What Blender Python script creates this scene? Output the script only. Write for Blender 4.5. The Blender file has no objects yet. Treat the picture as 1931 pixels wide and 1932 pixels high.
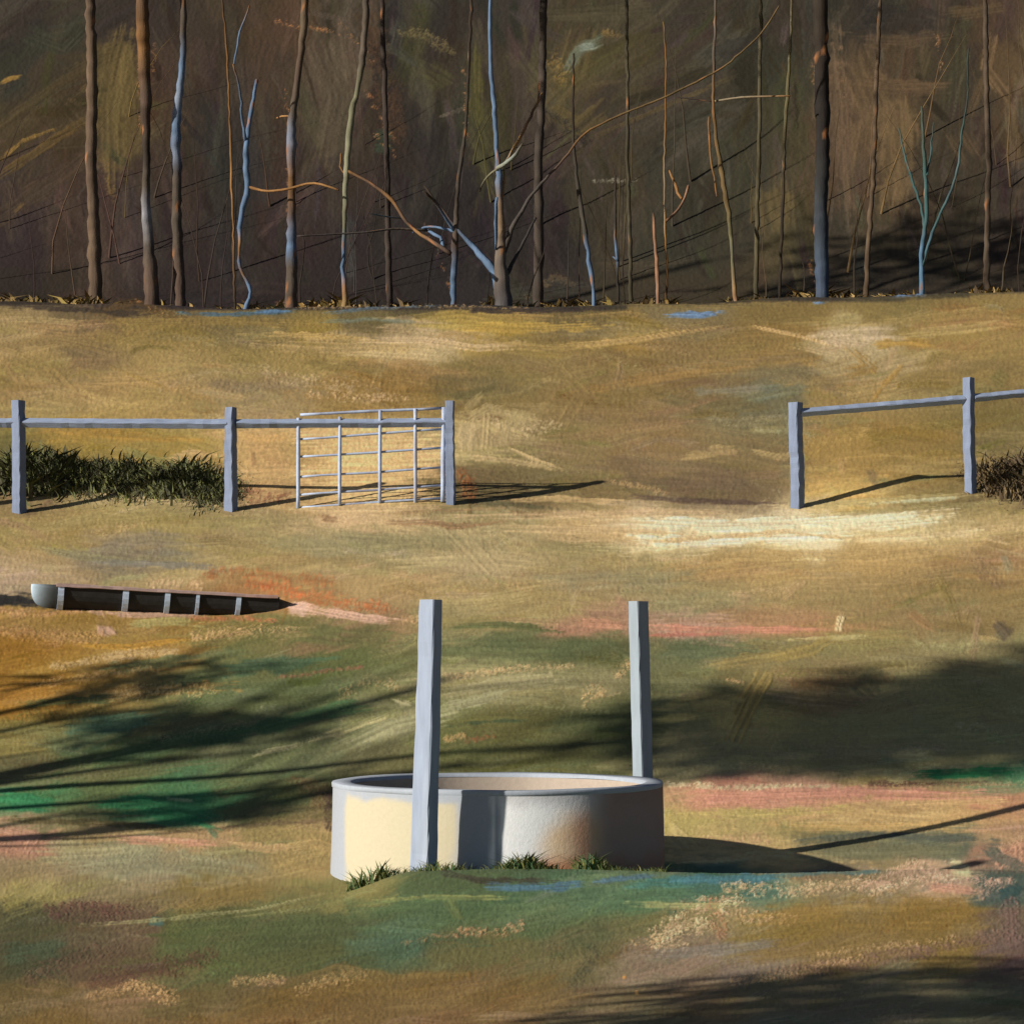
import bpy, math, random, time
import numpy as np

# ------------------------------------------------------------------ camera, world, sun, exposure
T0 = time.time()
random.seed(5)
rng = np.random.default_rng(11)
SC = bpy.context.scene
COL = SC.collection
F, CX, HY = 4355.0, 965.5, 1230.0            # focal length and horizon on a 1931 pixel wide picture

cam_data = bpy.data.cameras.new('camera')
cam_data.sensor_width = 36.0
cam_data.sensor_fit = 'HORIZONTAL'
cam_data.lens = F / 1931.0 * 36.0
cam_data.shift_y = (HY - 965.5) / 1931.0
cam_data.clip_start = 0.1
cam_data.clip_end = 2000
cam = bpy.data.objects.new('camera', cam_data)
cam.location = (0, 0, 0)
cam.rotation_euler = (math.radians(90), 0, 0)
COL.objects.link(cam)
SC.camera = cam

SUN_EL = math.radians(22)
SH = np.array([0.855, 0.519])                   # horizontal direction in which shadows fall
world = bpy.data.worlds.new('World')
SC.world = world
world.use_nodes = True
wn = world.node_tree.nodes
wn.clear()
sky = wn.new('ShaderNodeTexSky')
sky.sky_type = 'NISHITA'
sky.sun_disc = False
sky.sun_elevation = SUN_EL
sky.air_density = 0.6
sky.dust_density = 0.6
sky.sun_rotation = math.atan2(-SH[0], -SH[1])
bg = wn.new('ShaderNodeBackground')
bg.inputs['Strength'].default_value = 0.05
wo = wn.new('ShaderNodeOutputWorld')
world.node_tree.links.new(sky.outputs[0], bg.inputs[0])
world.node_tree.links.new(bg.outputs[0], wo.inputs[0])

sun_data = bpy.data.lights.new('sun', 'SUN')
sun_data.energy = 5.0
sun_data.angle = math.radians(0.9)
sun_data.color = (1.0, 0.93, 0.82)
sun = bpy.data.objects.new('sun', sun_data)
ld = np.array([SH[0] * math.cos(SUN_EL), SH[1] * math.cos(SUN_EL), -math.sin(SUN_EL)])
from mathutils import Vector, Matrix
sun.rotation_euler = Vector(ld).to_track_quat('-Z', 'Y').to_euler()
sun.location = (-20, -15, 15)
COL.objects.link(sun)

SC.view_settings.view_transform = 'Standard'
SC.view_settings.look = 'None'
SC.view_settings.exposure = 0.42
SC.view_settings.gamma = 1.0
SC.view_settings.use_curve_mapping = False
SC.render.engine = 'CYCLES'

# ------------------------------------------------------------------ helpers
def lin(c):
    c = np.asarray(c, dtype=np.float64) / 255.0
    return np.where(c <= 0.04045, c / 12.92, ((c + 0.055) / 1.055) ** 2.4)

K_FLAT = 1.0
def alb(c, k=1.0):
    return np.clip(lin(c) * k, 0.008, 0.82)

def prop(o, label=None, cat=None, group=None, kind=None):
    if label: o['label'] = label
    if cat: o['category'] = cat
    if group: o['group'] = group
    if kind: o['kind'] = kind
    return o

def empty(name, loc=(0, 0, 0), rz=0.0):
    o = bpy.data.objects.new(name, None)
    o.location = loc
    o.rotation_euler = (0, 0, rz)
    o.empty_display_size = 0.2
    COL.objects.link(o)
    return o

def mesh_np(name, V, Fc, mat, cols=None, parent=None, smooth=False):
    """V (n,3) world/local coordinates, Fc list or array of faces, cols (n,3) linear colour per vertex"""
    V = np.asarray(V, dtype=np.float64)
    me = bpy.data.meshes.new(name)
    if isinstance(Fc, np.ndarray):
        nf, k = Fc.shape
        me.vertices.add(len(V))
        me.vertices.foreach_set('co', V.astype(np.float32).ravel())
        me.loops.add(nf * k)
        me.loops.foreach_set('vertex_index', Fc.astype(np.int32).ravel())
        me.polygons.add(nf)
        me.polygons.foreach_set('loop_start', (np.arange(nf) * k).astype(np.int32))
        me.update(calc_edges=True)
    else:
        me.from_pydata([tuple(v) for v in V], [], [tuple(f) for f in Fc])
        me.update()
    if cols is not None:
        a = me.color_attributes.new('col', 'FLOAT_COLOR', 'POINT')
        c4 = np.ones((len(V), 4), dtype=np.float32)
        c4[:, :3] = cols
        a.data.foreach_set('color', c4.ravel())
    if smooth:
        me.polygons.foreach_set('use_smooth', np.ones(len(me.polygons), dtype=bool))
    me.materials.append(mat)
    o = bpy.data.objects.new(name, me)
    COL.objects.link(o)
    if parent is not None:
        o.parent = parent
    return o

def local(V, base):
    return np.asarray(V) - np.asarray(base)[None, :]

def at(px, py, Y):
    return np.array([(px - CX) / F * Y, Y, (HY - py) / F * Y])

# ------------------------------------------------------------------ materials
def paint_mat(name, color=None, rough=0.75, vary=0.12, grain=60.0, bump=0.25, bdist=0.01, streak=(1, 1, 1), hue=None, spec=0.25, twosided=False, weave=None, weave_dist=0.0):
    m = bpy.data.materials.new(name)
    m.use_nodes = True
    nt = m.node_tree
    n, l = nt.nodes, nt.links
    n.clear()
    out = n.new('ShaderNodeOutputMaterial')
    bs = n.new('ShaderNodeBsdfPrincipled')
    l.new(bs.outputs[0], out.inputs[0])
    bs.inputs['Roughness'].default_value = rough
    bs.inputs['Specular IOR Level'].default_value = spec
    tc = n.new('ShaderNodeTexCoord')
    mp = n.new('ShaderNodeMapping')
    mp.inputs['Scale'].default_value = streak
    l.new(tc.outputs['Object'], mp.inputs['Vector'])
    if color is None:
        src = n.new('ShaderNodeAttribute')
        src.attribute_name = 'col'
        csock = src.outputs['Color']
    else:
        src = n.new('ShaderNodeRGB')
        src.outputs[0].default_value = (*color, 1)
        csock = src.outputs[0]
    nz = n.new('ShaderNodeTexNoise')
    nz.inputs['Scale'].default_value = grain
    nz.inputs['Detail'].default_value = 5
    nz.inputs['Roughness'].default_value = 0.65
    l.new(mp.outputs[0], nz.inputs['Vector'])
    mr = n.new('ShaderNodeMapRange')
    mr.inputs['From Min'].default_value = 0.25
    mr.inputs['From Max'].default_value = 0.75
    mr.inputs['To Min'].default_value = 1 - vary
    mr.inputs['To Max'].default_value = 1 + vary
    l.new(nz.outputs['Fac'], mr.inputs['Value'])
    vm = n.new('ShaderNodeVectorMath')
    vm.operation = 'SCALE'
    l.new(csock, vm.inputs[0])
    l.new(mr.outputs[0], vm.inputs['Scale'])
    last = vm.outputs[0]
    if hue is not None:
        nz2 = n.new('ShaderNodeTexNoise')
        nz2.inputs['Scale'].default_value = grain * 0.12
        nz2.inputs['Detail'].default_value = 4
        l.new(mp.outputs[0], nz2.inputs['Vector'])
        r2 = n.new('ShaderNodeMapRange')
        r2.inputs['From Min'].default_value = 0.5
        r2.inputs['From Max'].default_value = 0.72
        r2.inputs['To Max'].default_value = 0.55
        l.new(nz2.outputs['Fac'], r2.inputs['Value'])
        mx = n.new('ShaderNodeMix')
        mx.data_type = 'RGBA'
        l.new(r2.outputs[0], mx.inputs['Factor'])
        l.new(last, mx.inputs[6])
        mx.inputs[7].default_value = (*hue, 1)
        last = mx.outputs[2]
    l.new(last, bs.inputs['Base Color'])
    if bump:
        bp = n.new('ShaderNodeBump')
        bp.inputs['Strength'].default_value = bump
        bp.inputs['Distance'].default_value = bdist
        l.new(nz.outputs['Fac'], bp.inputs['Height'])
        l.new(bp.outputs[0], bs.inputs['Normal'])
    return m

# ------------------------------------------------------------------ terrain shape
PY = np.array([1.0, 5, 9, 12, 14, 16.6, 18, 19, 20, 21, 22.5, 24, 25.5, 27, 28, 29.5, 32, 36, 40, 44, 46, 49, 53, 56, 59, 64, 70, 80, 92, 120])
PZ = np.array([-1.75, -1.65, -1.61, -1.58, -1.57, -1.56, -1.52, -1.41, -1.17, -0.84, -0.25, 0.34, 0.90, 1.52, 1.86, 2.45, 3.42, 4.75, 5.80, 6.60, 6.86, 7.10, 7.9, 9.6, 12.2, 17.5, 24.0, 34.0, 44.0, 56.0])
# smooth monotone-ish cubic (Catmull-Rom tangents)
_T = np.gradient(PZ, PY)
def prof(Y):
    Y = np.clip(Y, PY[0], PY[-1] - 1e-6)
    i = np.clip(np.searchsorted(PY, Y, side='right') - 1, 0, len(PY) - 2)
    h = PY[i + 1] - PY[i]
    t = (Y - PY[i]) / h
    return ((2 * t**3 - 3 * t**2 + 1) * PZ[i] + (t**3 - 2 * t**2 + t) * h * _T[i]
            + (-2 * t**3 + 3 * t**2) * PZ[i + 1] + (t**3 - t**2) * h * _T[i + 1])

def sst(a, b, x):
    t = np.clip((x - a) / (b - a), 0, 1)
    return t * t * (3 - 2 * t)

def gz(x, Y):
    x = np.asarray(x, dtype=np.float64)
    Y = np.asarray(Y, dtype=np.float64)
    z = prof(Y)
    w = sst(24, 44, Y)
    xx = np.clip(x, -30, 30)
    z = z + w * (0.013 * xx + 0.0020 * xx**2 * (np.abs(xx) < 30))
    # swell of grass in front of the tank
    z = z + 0.15 * sst(-1.22, -0.62, x) * np.exp(-((Y - 14.8) / 0.75) ** 2) * (1 - 0.25 * sst(0.6, 3.0, x))
    # hollow added beside the tank to hide most of its cast shadow
    z = z - 0.17 * np.exp(-((x - 2.6) / 1.7) ** 2 - ((Y - 17.1) / 0.95) ** 2) + 0.055 * np.exp(-((x - 2.4) / 1.6) ** 2 - ((Y - 15.5) / 0.6) ** 2)
    # bench behind the trough
    z = z - 0.30 * np.exp(-((x + 2.7) / 1.2) ** 2 - ((Y - 24.9) / 0.75) ** 2) - 0.10 * np.exp(-((x + 4.4) / 1.2) ** 2 - ((Y - 24.3) / 0.6) ** 2)
    # gentle undulation
    z = z + 0.035 * np.sin(x * 0.9 + Y * 0.35) * sst(19, 26, Y) * (1 - 0.6 * sst(40, 50, Y))
    z = z + 0.02 * np.sin(x * 2.1 - Y * 0.8 + 1.0) * sst(5, 9, Y)
    return z

def ground(px, py):
    """world point where the line of sight through a picture point first meets the land"""
    Ys = np.arange(8.0, 110.0, 0.01)
    X = (px - CX) / F * Ys
    d = (HY - py) / F * Ys - gz(X, Ys)
    i = np.argmax(d < 0)
    Y = Ys[i]
    x = (px - CX) / F * Y
    return np.array([x, Y, float(gz(x, Y))])

# ------------------------------------------------------------------ paint the land's colours, with some shade put in
SX = 0.60
OX, OY = -160, -60
CW, CH = int((1931 + 320) * SX), int((1931 + 140) * SX)

def up(a, h, w):
    """bicubic-ish (smoothstep bilinear) resize of 2D array"""
    H, W = a.shape[:2]
    y = np.linspace(0, H - 1.001, h)
    x = np.linspace(0, W - 1.001, w)
    yi, xi = y.astype(int), x.astype(int)
    fy, fx = y - yi, x - xi
    fy = fy * fy * (3 - 2 * fy)
    fx = fx * fx * (3 - 2 * fx)
    if a.ndim == 3:
        fy = fy[:, None, None]; fx = fx[None, :, None]
    else:
        fy = fy[:, None]; fx = fx[None, :]
    A = a[yi][:, xi]; B = a[yi][:, xi + 1]; C = a[yi + 1][:, xi]; D = a[yi + 1][:, xi + 1]
    return (A * (1 - fx) + B * fx) * (1 - fy) + (C * (1 - fx) + D * fx) * fy

def noise2(h, w, cy, cx, octs=3):
    out = np.zeros((h, w)); amp = 1.0; tot = 0
    for k in range(octs):
        gy = max(3, int(h / cy * 2**k) + 2); gx = max(3, int(w / cx * 2**k) + 2)
        out += amp * up(rng.random((gy, gx)), h, w); tot += amp; amp *= 0.55
    return out / tot

FINE = rng.random((CH, CW))
WEAVE = 0.55 * FINE + 0.45 * noise2(CH, CW, 2.6, 2.6, 1)
WEAVE = (WEAVE - WEAVE.min()) / (WEAVE.max() - WEAVE.min())
N_STREAK = noise2(CH, CW, 5, 60, 3)
N_BLOB = noise2(CH, CW, 40, 70, 3)
RAG = noise2(CH, CW, 9, 16, 3); RAG = (RAG - RAG.mean()) / RAG.std()
BR = noise2(256, 512, 4, 90, 3)               # bristle table: across x along
BR = (BR - BR.mean()) / BR.std()

A = []
def row(y, *ps):
    for p in ps:
        if len(p) == 4: A.append((p[0], y, p[1], p[2], p[3]))
        else: A.append((p[0], p[1], p[2], p[3], p[4]))
# -- wooded hillside
row(30, (40,66,58,48), (150,70,62,48), (250,62,52,44), (400,68,56,44), (520,84,66,46), (640,80,68,52), (760,64,58,50), (860,60,56,46), (960,66,58,52), (1080,78,68,48), (1200,74,66,48), (1320,66,60,46), (1450,68,60,46), (1540,60,54,42), (1650,58,52,42), (1780,66,56,44), (1880,82,66,48))
row(130, (40,62,60,48), (140,74,62,44), (220,100,84,50), (300,72,54,42), (400,66,52,42), (500,74,60,46), (620,88,74,56), (740,52,46,42), (800,86,76,52), (900,68,58,44), (1000,76,64,52), (1090,96,84,54), (1200,82,72,48), (1320,68,60,46), (1450,62,60,46), (1600,96,78,56), (1700,86,70,50), (1800,72,62,46), (1880,100,80,54))
row(240, (40,84,70,44), (140,80,66,44), (225,98,80,46), (300,80,62,42), (400,60,52,44), (500,70,56,44), (620,82,70,54), (720,62,52,42), (830,56,50,44), (900,72,66,40), (990,70,58,50), (1090,84,74,50), (1200,72,62,48), (1330,70,64,48), (1450,74,68,48), (1600,98,78,58), (1690,96,78,54), (1800,74,64,48), (1890,86,68,48))
row(350, (40,70,56,48), (140,78,62,50), (240,74,60,50), (340,68,54,46), (450,56,50,44), (560,66,52,44), (680,66,54,46), (800,58,50,44), (900,50,44,42), (1000,58,50,46), (1130,72,64,48), (1250,66,62,48), (1380,70,66,50), (1470,84,74,52), (1600,92,74,54), (1700,86,72,52), (1830,70,62,46), (1910,64,54,46))
row(460, (40,60,48,46), (140,76,60,50), (230,74,58,54), (330,60,50,44), (450,56,48,44), (560,60,48,44), (700,54,46,44), (830,50,44,42), (900,50,44,42), (1010,56,48,44), (1130,70,62,48), (1250,66,62,48), (1380,68,62,48), (1475,92,80,52), (1600,76,66,50), (1720,72,64,48), (1830,68,60,46), (1910,70,58,48))
row(545, (40,58,48,40), (140,64,54,42), (230,68,56,48), (330,56,46,42), (450,56,48,44), (560,56,48,42), (700,54,46,42), (830,52,46,44), (1000,60,52,44), (1130,68,60,44), (1250,74,64,46), (1400,72,62,44), (1550,62,54,44), (1720,64,56,44), (1900,72,62,48))
# -- pasture
row(600, (40,150,126,82), (150,585,120,100,66), (300,120,98,58), (500,128,110,66), (700,110,96,58), (900,150,122,60), (1100,120,100,58), (1300,130,112,72), (1500,128,106,58), (1700,132,112,62), (1880,145,120,68))
row(625, (50,165,140,88), (300,150,124,66), (600,150,124,58), (900,168,138,66), (1200,150,122,64), (1500,142,114,62), (1800,148,122,66))
row(685, (50,152,126,76), (300,156,130,76), (560,160,134,76), (760,650,182,158,110), (1000,134,112,66), (1300,140,114,68), (1590,645,180,158,112), (1850,136,112,64))
row(740, (50,152,126,76), (300,162,134,80), (500,152,128,84), (700,146,116,62), (900,122,104,60), (1100,130,106,62), (1300,120,98,62), (1450,760,114,106,76), (1600,152,126,74), (1880,760,124,106,60))
row(850, (140,825,156,124,56), (250,845,150,124,62), (500,182,148,92), (700,204,168,108), (920,820,172,150,100), (1050,132,112,70), (1200,130,106,66), (1400,124,104,66), (1600,156,126,68), (1750,140,114,60), (1890,122,106,62), (60,850,110,98,56))
row(930, (100,142,120,76), (250,174,152,106), (350,950,152,132,86), (500,170,138,90), (700,192,162,106), (950,110,92,58), (1100,122,102,64), (1350,112,92,64), (1600,186,152,86), (1800,132,112,66), (1890,900,96,80,54))
row(1000, (100,150,128,76), (300,156,136,82), (500,150,130,86), (700,975,192,162,116), (900,162,142,96), (1100,188,158,108), (1300,218,194,146), (1500,218,198,154), (1700,990,196,174,120), (1850,182,156,102))
row(1060, (50,162,136,92), (250,1050,128,116,88), (500,146,126,78), (700,1040,140,128,90), (900,166,146,102), (1100,152,132,86), (1400,166,138,86), (1700,170,140,86), (1880,150,120,76))
row(1130, (30,1080,160,138,108), (300,1085,166,142,92), (600,1090,144,118,74), (500,1110,152,110,66), (750,1120,158,132,86), (1000,160,138,90), (1300,150,136,92), (1600,150,128,80), (1850,140,118,72))
row(1180, (100,162,126,62), (300,1190,152,116,56), (500,116,110,62), (700,150,122,84), (900,1170,142,126,80), (1100,172,130,98), (1300,1185,178,134,108), (1500,1190,166,126,86), (1700,146,120,76), (1850,1190,124,106,66))
row(1240, (50,148,106,36), (250,152,120,60), (450,1220,112,112,66), (650,1220,98,102,58), (900,1220,92,96,58), (1100,1220,90,94,56), (1300,1220,92,94,62), (1500,1230,118,108,68), (1650,1220,122,110,68), (1800,1220,128,116,76), (1900,1220,124,112,74))
row(1310, (50,144,102,36), (200,148,118,60), (400,1300,92,100,62), (600,90,98,62), (780,112,112,68), (900,1290,154,144,98), (1050,1290,138,128,84), (1250,1300,98,98,64), (1400,112,102,62), (1550,1290,126,104,66), (1650,1290,132,120,78), (1850,1300,130,122,80))
row(1380, (50,118,104,54), (200,88,104,70), (400,1390,96,98,64), (600,1350,100,104,66), (750,1350,132,126,88), (950,1370,104,100,58), (1150,1380,88,92,56), (1300,1380,128,120,78), (1380,1350,162,144,84), (1600,1380,136,126,82), (1850,1400,130,126,84))
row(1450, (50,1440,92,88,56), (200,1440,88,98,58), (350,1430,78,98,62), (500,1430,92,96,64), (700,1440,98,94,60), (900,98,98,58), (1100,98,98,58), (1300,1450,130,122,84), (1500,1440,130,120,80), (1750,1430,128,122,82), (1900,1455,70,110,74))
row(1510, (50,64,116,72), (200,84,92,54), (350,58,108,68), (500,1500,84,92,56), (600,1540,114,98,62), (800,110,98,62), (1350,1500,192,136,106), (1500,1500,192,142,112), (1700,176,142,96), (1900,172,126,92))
row(1570, (50,182,132,102), (200,1565,168,142,92), (400,1580,176,142,96), (560,1580,168,142,86), (800,170,142,90), (1300,1560,178,158,92), (1450,1550,172,152,92), (1600,1550,182,152,96), (1800,1545,188,152,96), (1900,1560,168,132,96))
row(1610, (1300,1600,188,158,102), (1450,1620,190,160,102), (1600,1590,116,108,76), (1800,1590,96,98,76), (1900,150,112,86), (50,1640,152,132,92), (250,1620,152,140,102), (450,1630,152,136,92), (580,1620,162,136,82))
row(1665, (1350,74,106,88), (1200,1690,88,112,78), (1000,1680,78,102,70), (850,80,94,58), (1600,132,116,82), (1780,1650,186,152,116), (1900,1680,80,92,78), (50,1680,166,150,92), (200,142,126,86), (400,1680,142,120,66), (600,1690,122,116,66))
row(1740, (50,88,84,54), (200,1730,112,90,66), (400,92,96,54), (600,88,96,58), (800,1720,90,108,70), (1000,92,108,66), (1200,106,106,64), (1350,1720,150,130,86), (1500,136,110,56), (1800,1720,142,112,52), (1910,1740,118,100,80))
row(1820, (50,82,78,52), (200,1830,98,80,56), (400,1800,92,96,54), (600,1790,88,92,52), (750,1780,88,108,78), (900,1790,112,106,62), (1100,1800,112,102,64), (1250,1800,136,116,90), (1400,1800,132,116,94), (1600,1800,132,108,62), (1800,1790,136,110,56), (1900,1790,112,88,76))
row(1890, (50,108,90,52), (250,1870,136,110,72), (400,1880,112,94,54), (600,126,100,56), (900,126,100,56), (1100,116,98,68), (1300,1880,120,100,70), (1500,1870,124,112,80), (1700,1860,128,118,84), (1900,1880,124,122,86))
row(1931, (100,122,96,50), (500,132,102,56), (900,126,100,60), (1200,1925,122,110,78), (1500,1925,128,122,90), (1900,1925,122,120,86))
A = np.array(A, dtype=np.float64)
_m = (A[:, 0] < 780) & (A[:, 1] > 1260) & (A[:, 1] < 1520)
A[_m, 2:5] *= 1.10  # lightened to offset the cast shadows on the left slope
_m = (A[:, 0] > 1240) & (A[:, 1] > 1195) & (A[:, 1] < 1475)
A[_m, 2:5] *= 1.13                            # lightened to offset the cast shade on the right hand slope

_xe = np.linspace(-400, 2350, 220)
_Ye = np.arange(40.0, 46.6, 0.05)
_zz = gz((_xe[:, None] - CX) / F * _Ye[None], np.repeat(_Ye[None], len(_xe), 0))
_pe = HY - F * _zz / _Ye[None]
_ye = _pe[:, -1] + 1.0                       # where the pasture's brow stands against the wood
YCREST = np.full(len(_xe), 46.4)
def brow(x):
    return np.interp(x, _xe, _ye)
print('brow', brow(0), brow(965), brow(1900), YCREST[[20, 110, 190]])

def idw(h, w, p=3.2):
    yy, xx = np.mgrid[0:h, 0:w]
    X = OX + (xx + .5) / w * CW / SX
    Y = OY + (yy + .5) / h * CH / SX
    Y0 = Y.copy()
    X = X + (noise2(h, w, 14, 14, 3) - .5) * 130
    Y = Y + (noise2(h, w, 10, 26, 3) - .5) * 55
    num = np.zeros((h, w, 3)); den = np.zeros((h, w))
    for a in A:
        # neighbours further along the row count as nearer: the land is banded
        ky = 2.0 if a[1] > 590 else 0.8
        d = ((X - a[0]) / 1.15) ** 2 + ((Y - a[1]) * ky) ** 2 + 60
        ok = (Y0 > brow(X)) == (a[1] > 583)
        wgt = d ** (-p / 1.0) * np.where(ok, 1.0, 1e-7)
        den += wgt
        num += wgt[..., None] * a[2:5]
    return num / den[..., None]
BASE = up(idw(260, 280), CH, CW)
# keep the wood / pasture border crisp
CAN = BASE.copy()
HGT = np.zeros((CH, CW))

def stroke(pts, w, col, a=0.9, dry=0.0, soft=0.3, thick=1.0, brist=0.10, taper=0.25):
    P = (np.array(pts, dtype=np.float64) - [OX, OY]) * SX
    r = w * SX / 2
    m = r * 1.5 + 2
    x0, y0 = np.floor(P.min(0) - m).astype(int); x1, y1 = np.ceil(P.max(0) + m).astype(int)
    x0, y0 = max(x0, 0), max(y0, 0); x1, y1 = min(x1, CW), min(y1, CH)
    if x1 <= x0 or y1 <= y0: return
    yy, xx = np.mgrid[y0:y1, x0:x1].astype(np.float64)
    best = np.full(xx.shape, 1e9); so = np.zeros(xx.shape); al = np.zeros(xx.shape)
    L = 0.0
    seg = np.linalg.norm(np.diff(P, axis=0), axis=1)
    tot = seg.sum() + 1e-6
    for k in range(len(P) - 1):
        d = P[k + 1] - P[k]; ln = seg[k] + 1e-6; d = d / ln
        vx, vy = xx - P[k][0], yy - P[k][1]
        t = np.clip(vx * d[0] + vy * d[1], 0, ln)
        ex, ey = vx - t * d[0], vy - t * d[1]
        dd = np.hypot(ex, ey)
        sg = vx * (-d[1]) + vy * d[0]
        u = dd < best
        best = np.where(u, dd, best); so = np.where(u, sg, so); al = np.where(u, L + vx * d[0] + vy * d[1], al)
        L += ln
    ph = rng.integers(0, 256); ph2 = rng.integers(0, 512)
    bi = (np.clip(so / max(r, 1) * 22, -60, 60).astype(int) + ph) % 256
    aj = (al * 1.5).astype(int)
    b = BR[bi, (aj + ph2) % 512]
    tt = np.clip(al / tot, 0, 1)
    rag = RAG[y0:y1, x0:x1]
    rr = r * (1 - taper * (2 * tt - 1) ** 2) * (1 + 0.10 * b + 0.22 * rag)
    e = (rr - best) / max(r * soft, 0.8)
    mask = np.clip(e + 0.5, 0, 1)
    un = al / tot
    endn = np.clip((np.abs(2 * un - 1) - 0.55) / 0.5, 0, 1.2)
    mask = mask * np.clip(1.25 + 0.45 * b + 0.25 * rag - 1.5 * endn, 0, 1)
    if dry > 0:
        wv = WEAVE[y0:y1, x0:x1] + 0.07 * rag
        thr = 0.30 + 0.42 * dry + 0.16 * (best / max(r, 1)) ** 2 + 0.02 * b
        mask = np.clip((rr * 1.25 - best) / max(r * .3, 1) + .5, 0, 1) * np.clip((wv - thr) * 9 + .5, 0, 1)
    mask = mask * a
    c = np.asarray(col, dtype=np.float64)[None, None, :] * (1 + brist * b[..., None] * 0.8)
    sl = (slice(y0, y1), slice(x0, x1))
    CAN[sl] = CAN[sl] * (1 - mask[..., None]) + c * mask[..., None]
    HGT[sl] = HGT[sl] * (1 - mask) + mask * thick * (0.75 + 0.35 * b)

def samp(arr, x, y):
    i = np.clip(((y - OY) * SX).astype(int), 0, CH - 1); j = np.clip(((x - OX) * SX).astype(int), 0, CW - 1)
    return arr[i, j]

def auto(n, region, wr, lr, ang, jit, a=0.8, cj=7.0, dry=0.0, thick=0.6, bright=0.0):
    x0, y0, x1, y1 = region
    for _ in range(n):
        x, y = rng.uniform(x0, x1), rng.uniform(y0, y1)
        th = math.radians(ang(x, y) + rng.normal(0, jit))
        ln = rng.uniform(*lr); w = rng.uniform(*wr)
        dx, dy = math.cos(th) * ln / 2, math.sin(th) * ln / 2
        bb = brow(x)
        if y > bb and y - abs(dy) - w / 2 < bb: continue
        if y <= bb and y + abs(dy) + w / 2 > bb: continue
        bend = rng.normal(0, ln * 0.06)
        nx, ny = -math.sin(th) * bend, math.cos(th) * bend
        c = samp(BASE, np.array([x]), np.array([y]))[0]
        g = rng.normal(0, cj) + bright
        c = np.clip(c + g + rng.normal(0, cj * 0.35, 3), 20, 235)
        stroke([(x - dx, y - dy), (x + nx, y + ny), (x + dx, y + dy)], w, c, a=a * rng.uniform(.45, .95), dry=dry, soft=rng.uniform(.3, 1.0), thick=thick * rng.uniform(.3, 1.3))

def ang_ground(x, y):
    if y < 1050: return -2 + 6 * math.sin(x / 500)
    if y < 1560 and x < 900: return -14 * min(1, (y - 1050) / 150) + 6 * (x < 200)
    if y > 1650: return -8 - 6 * (x / 1931)
    return -2
def ang_wood(x, y):
    if x < 260 and y < 330: return -38
    if 1400 > x > 1040 and y < 300: return -50 + 20 * math.sin(x / 90)
    return 88
PAL = {}
auto(760, (OX, -40, 1931 - OX, 583), (14, 50), (70, 260), ang_wood, 12, cj=8, thick=.3)
auto(420, (OX, -40, 1931 - OX, 583), (4, 16), (40, 180), ang_wood, 22, cj=12, thick=.5)
auto(700, (OX, 552, 1931 - OX, 1080), (14, 34), (80, 260), ang_ground, 6, cj=7, thick=.7)
auto(600, (OX, 1050, 1931 - OX, 1990), (18, 46), (90, 300), ang_ground, 5, cj=6, thick=.6)
auto(520, (OX, 552, 1931 - OX, 1990), (5, 13), (40, 160), ang_ground, 10, cj=11, thick=.9)
auto(60, (OX, 600, 1931 - OX, 1250), (6, 20), (30, 110), lambda x, y: -20 + 70 * math.sin(x * 0.013 + y * .02), 20, cj=10, thick=1.1)
auto(420, (OX, 552, 1931 - OX, 1990), (8, 24), (50, 170), ang_ground, 8, cj=15, dry=.55, thick=.4)


exec_strokes = True
S = stroke
DK = (52, 44, 40); BL = (98, 128, 160); CR = (216, 178, 132); PK = (196, 140, 116); OR = (196, 120, 70); TE = (52, 104, 92)
# --- wood
S([(215, 330), (215, 200), (240, 70)], 60, (102, 86, 50), .75, soft=.8)
S([(250, 330), (245, 180), (235, 60)], 30, (112, 92, 52), .6, soft=.8)
S([(0, 330), (90, 270), (200, 200)], 16, (112, 88, 46), .8); S([(0, 300), (40, 265), (120, 235)], 7, (158, 122, 60), .9)
S([(0, 155), (20, 145), (40, 142)], 7, (176, 134, 62), .9); S([(20, 405), (45, 380)], 6, (170, 130, 62), .9)
S([(0, 235), (120, 150), (280, 60)], 26, (86, 72, 44), .7); S([(-20, 420), (120, 330), (210, 260)], 34, (84, 68, 50), .6)
S([(40, 60), (120, 90), (170, 40)], 40, (62, 64, 48), .7, soft=.7)
S([(185, 265), (225, 300), (250, 310)], 16, (56, 60, 40), .8); S([(190, 280), (200, 330), (215, 380)], 14, (150, 116, 60), .5, dry=.5)
S([(180, 590), (190, 480), (170, 380)], 60, (82, 66, 52), .6, soft=.8)
S([(600, 330), (650, 180), (640, 60)], 70, (90, 78, 58), .55, soft=.8)
S([(690, 40), (740, 200), (740, 250)], 50, (94, 66, 42), .5, dry=.3, soft=.8)
S([(760, 30), (745, 90), (790, 120)], 24, (74, 74, 62), .6); S([(760, 60), (790, 60), (850, 95)], 22, (132, 116, 72), .7, dry=.3)
S([(800, 130), (850, 160)], 34, (84, 80, 48), .7, soft=.7); S([(895, 90), (897, 200), (900, 240)], 22, (96, 90, 44), .7, soft=.7)
S([(705, 265), (740, 265)], 34, (62, 84, 62), .65, soft=.8); S([(830, 218), (870, 205)], 8, (136, 122, 100), .6, dry=.4)
S([(1020, 30), (1100, 30), (1240, 20)], 40, (84, 76, 54), .7); S([(1020, 190), (1080, 130), (1100, 60)], 60, (98, 84, 52), .6, soft=.7)
S([(1070, 130), (1090, 95), (1130, 75)], 20, (116, 124, 104), .75, soft=.5); S([(1090, 90), (1120, 85)], 12, (146, 156, 138), .8)
S([(1030, 200), (1090, 240), (1140, 200)], 36, (104, 88, 50), .6); S([(1020, 215), (1060, 240)], 10, (196, 154, 84), .7, dry=.45)
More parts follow.
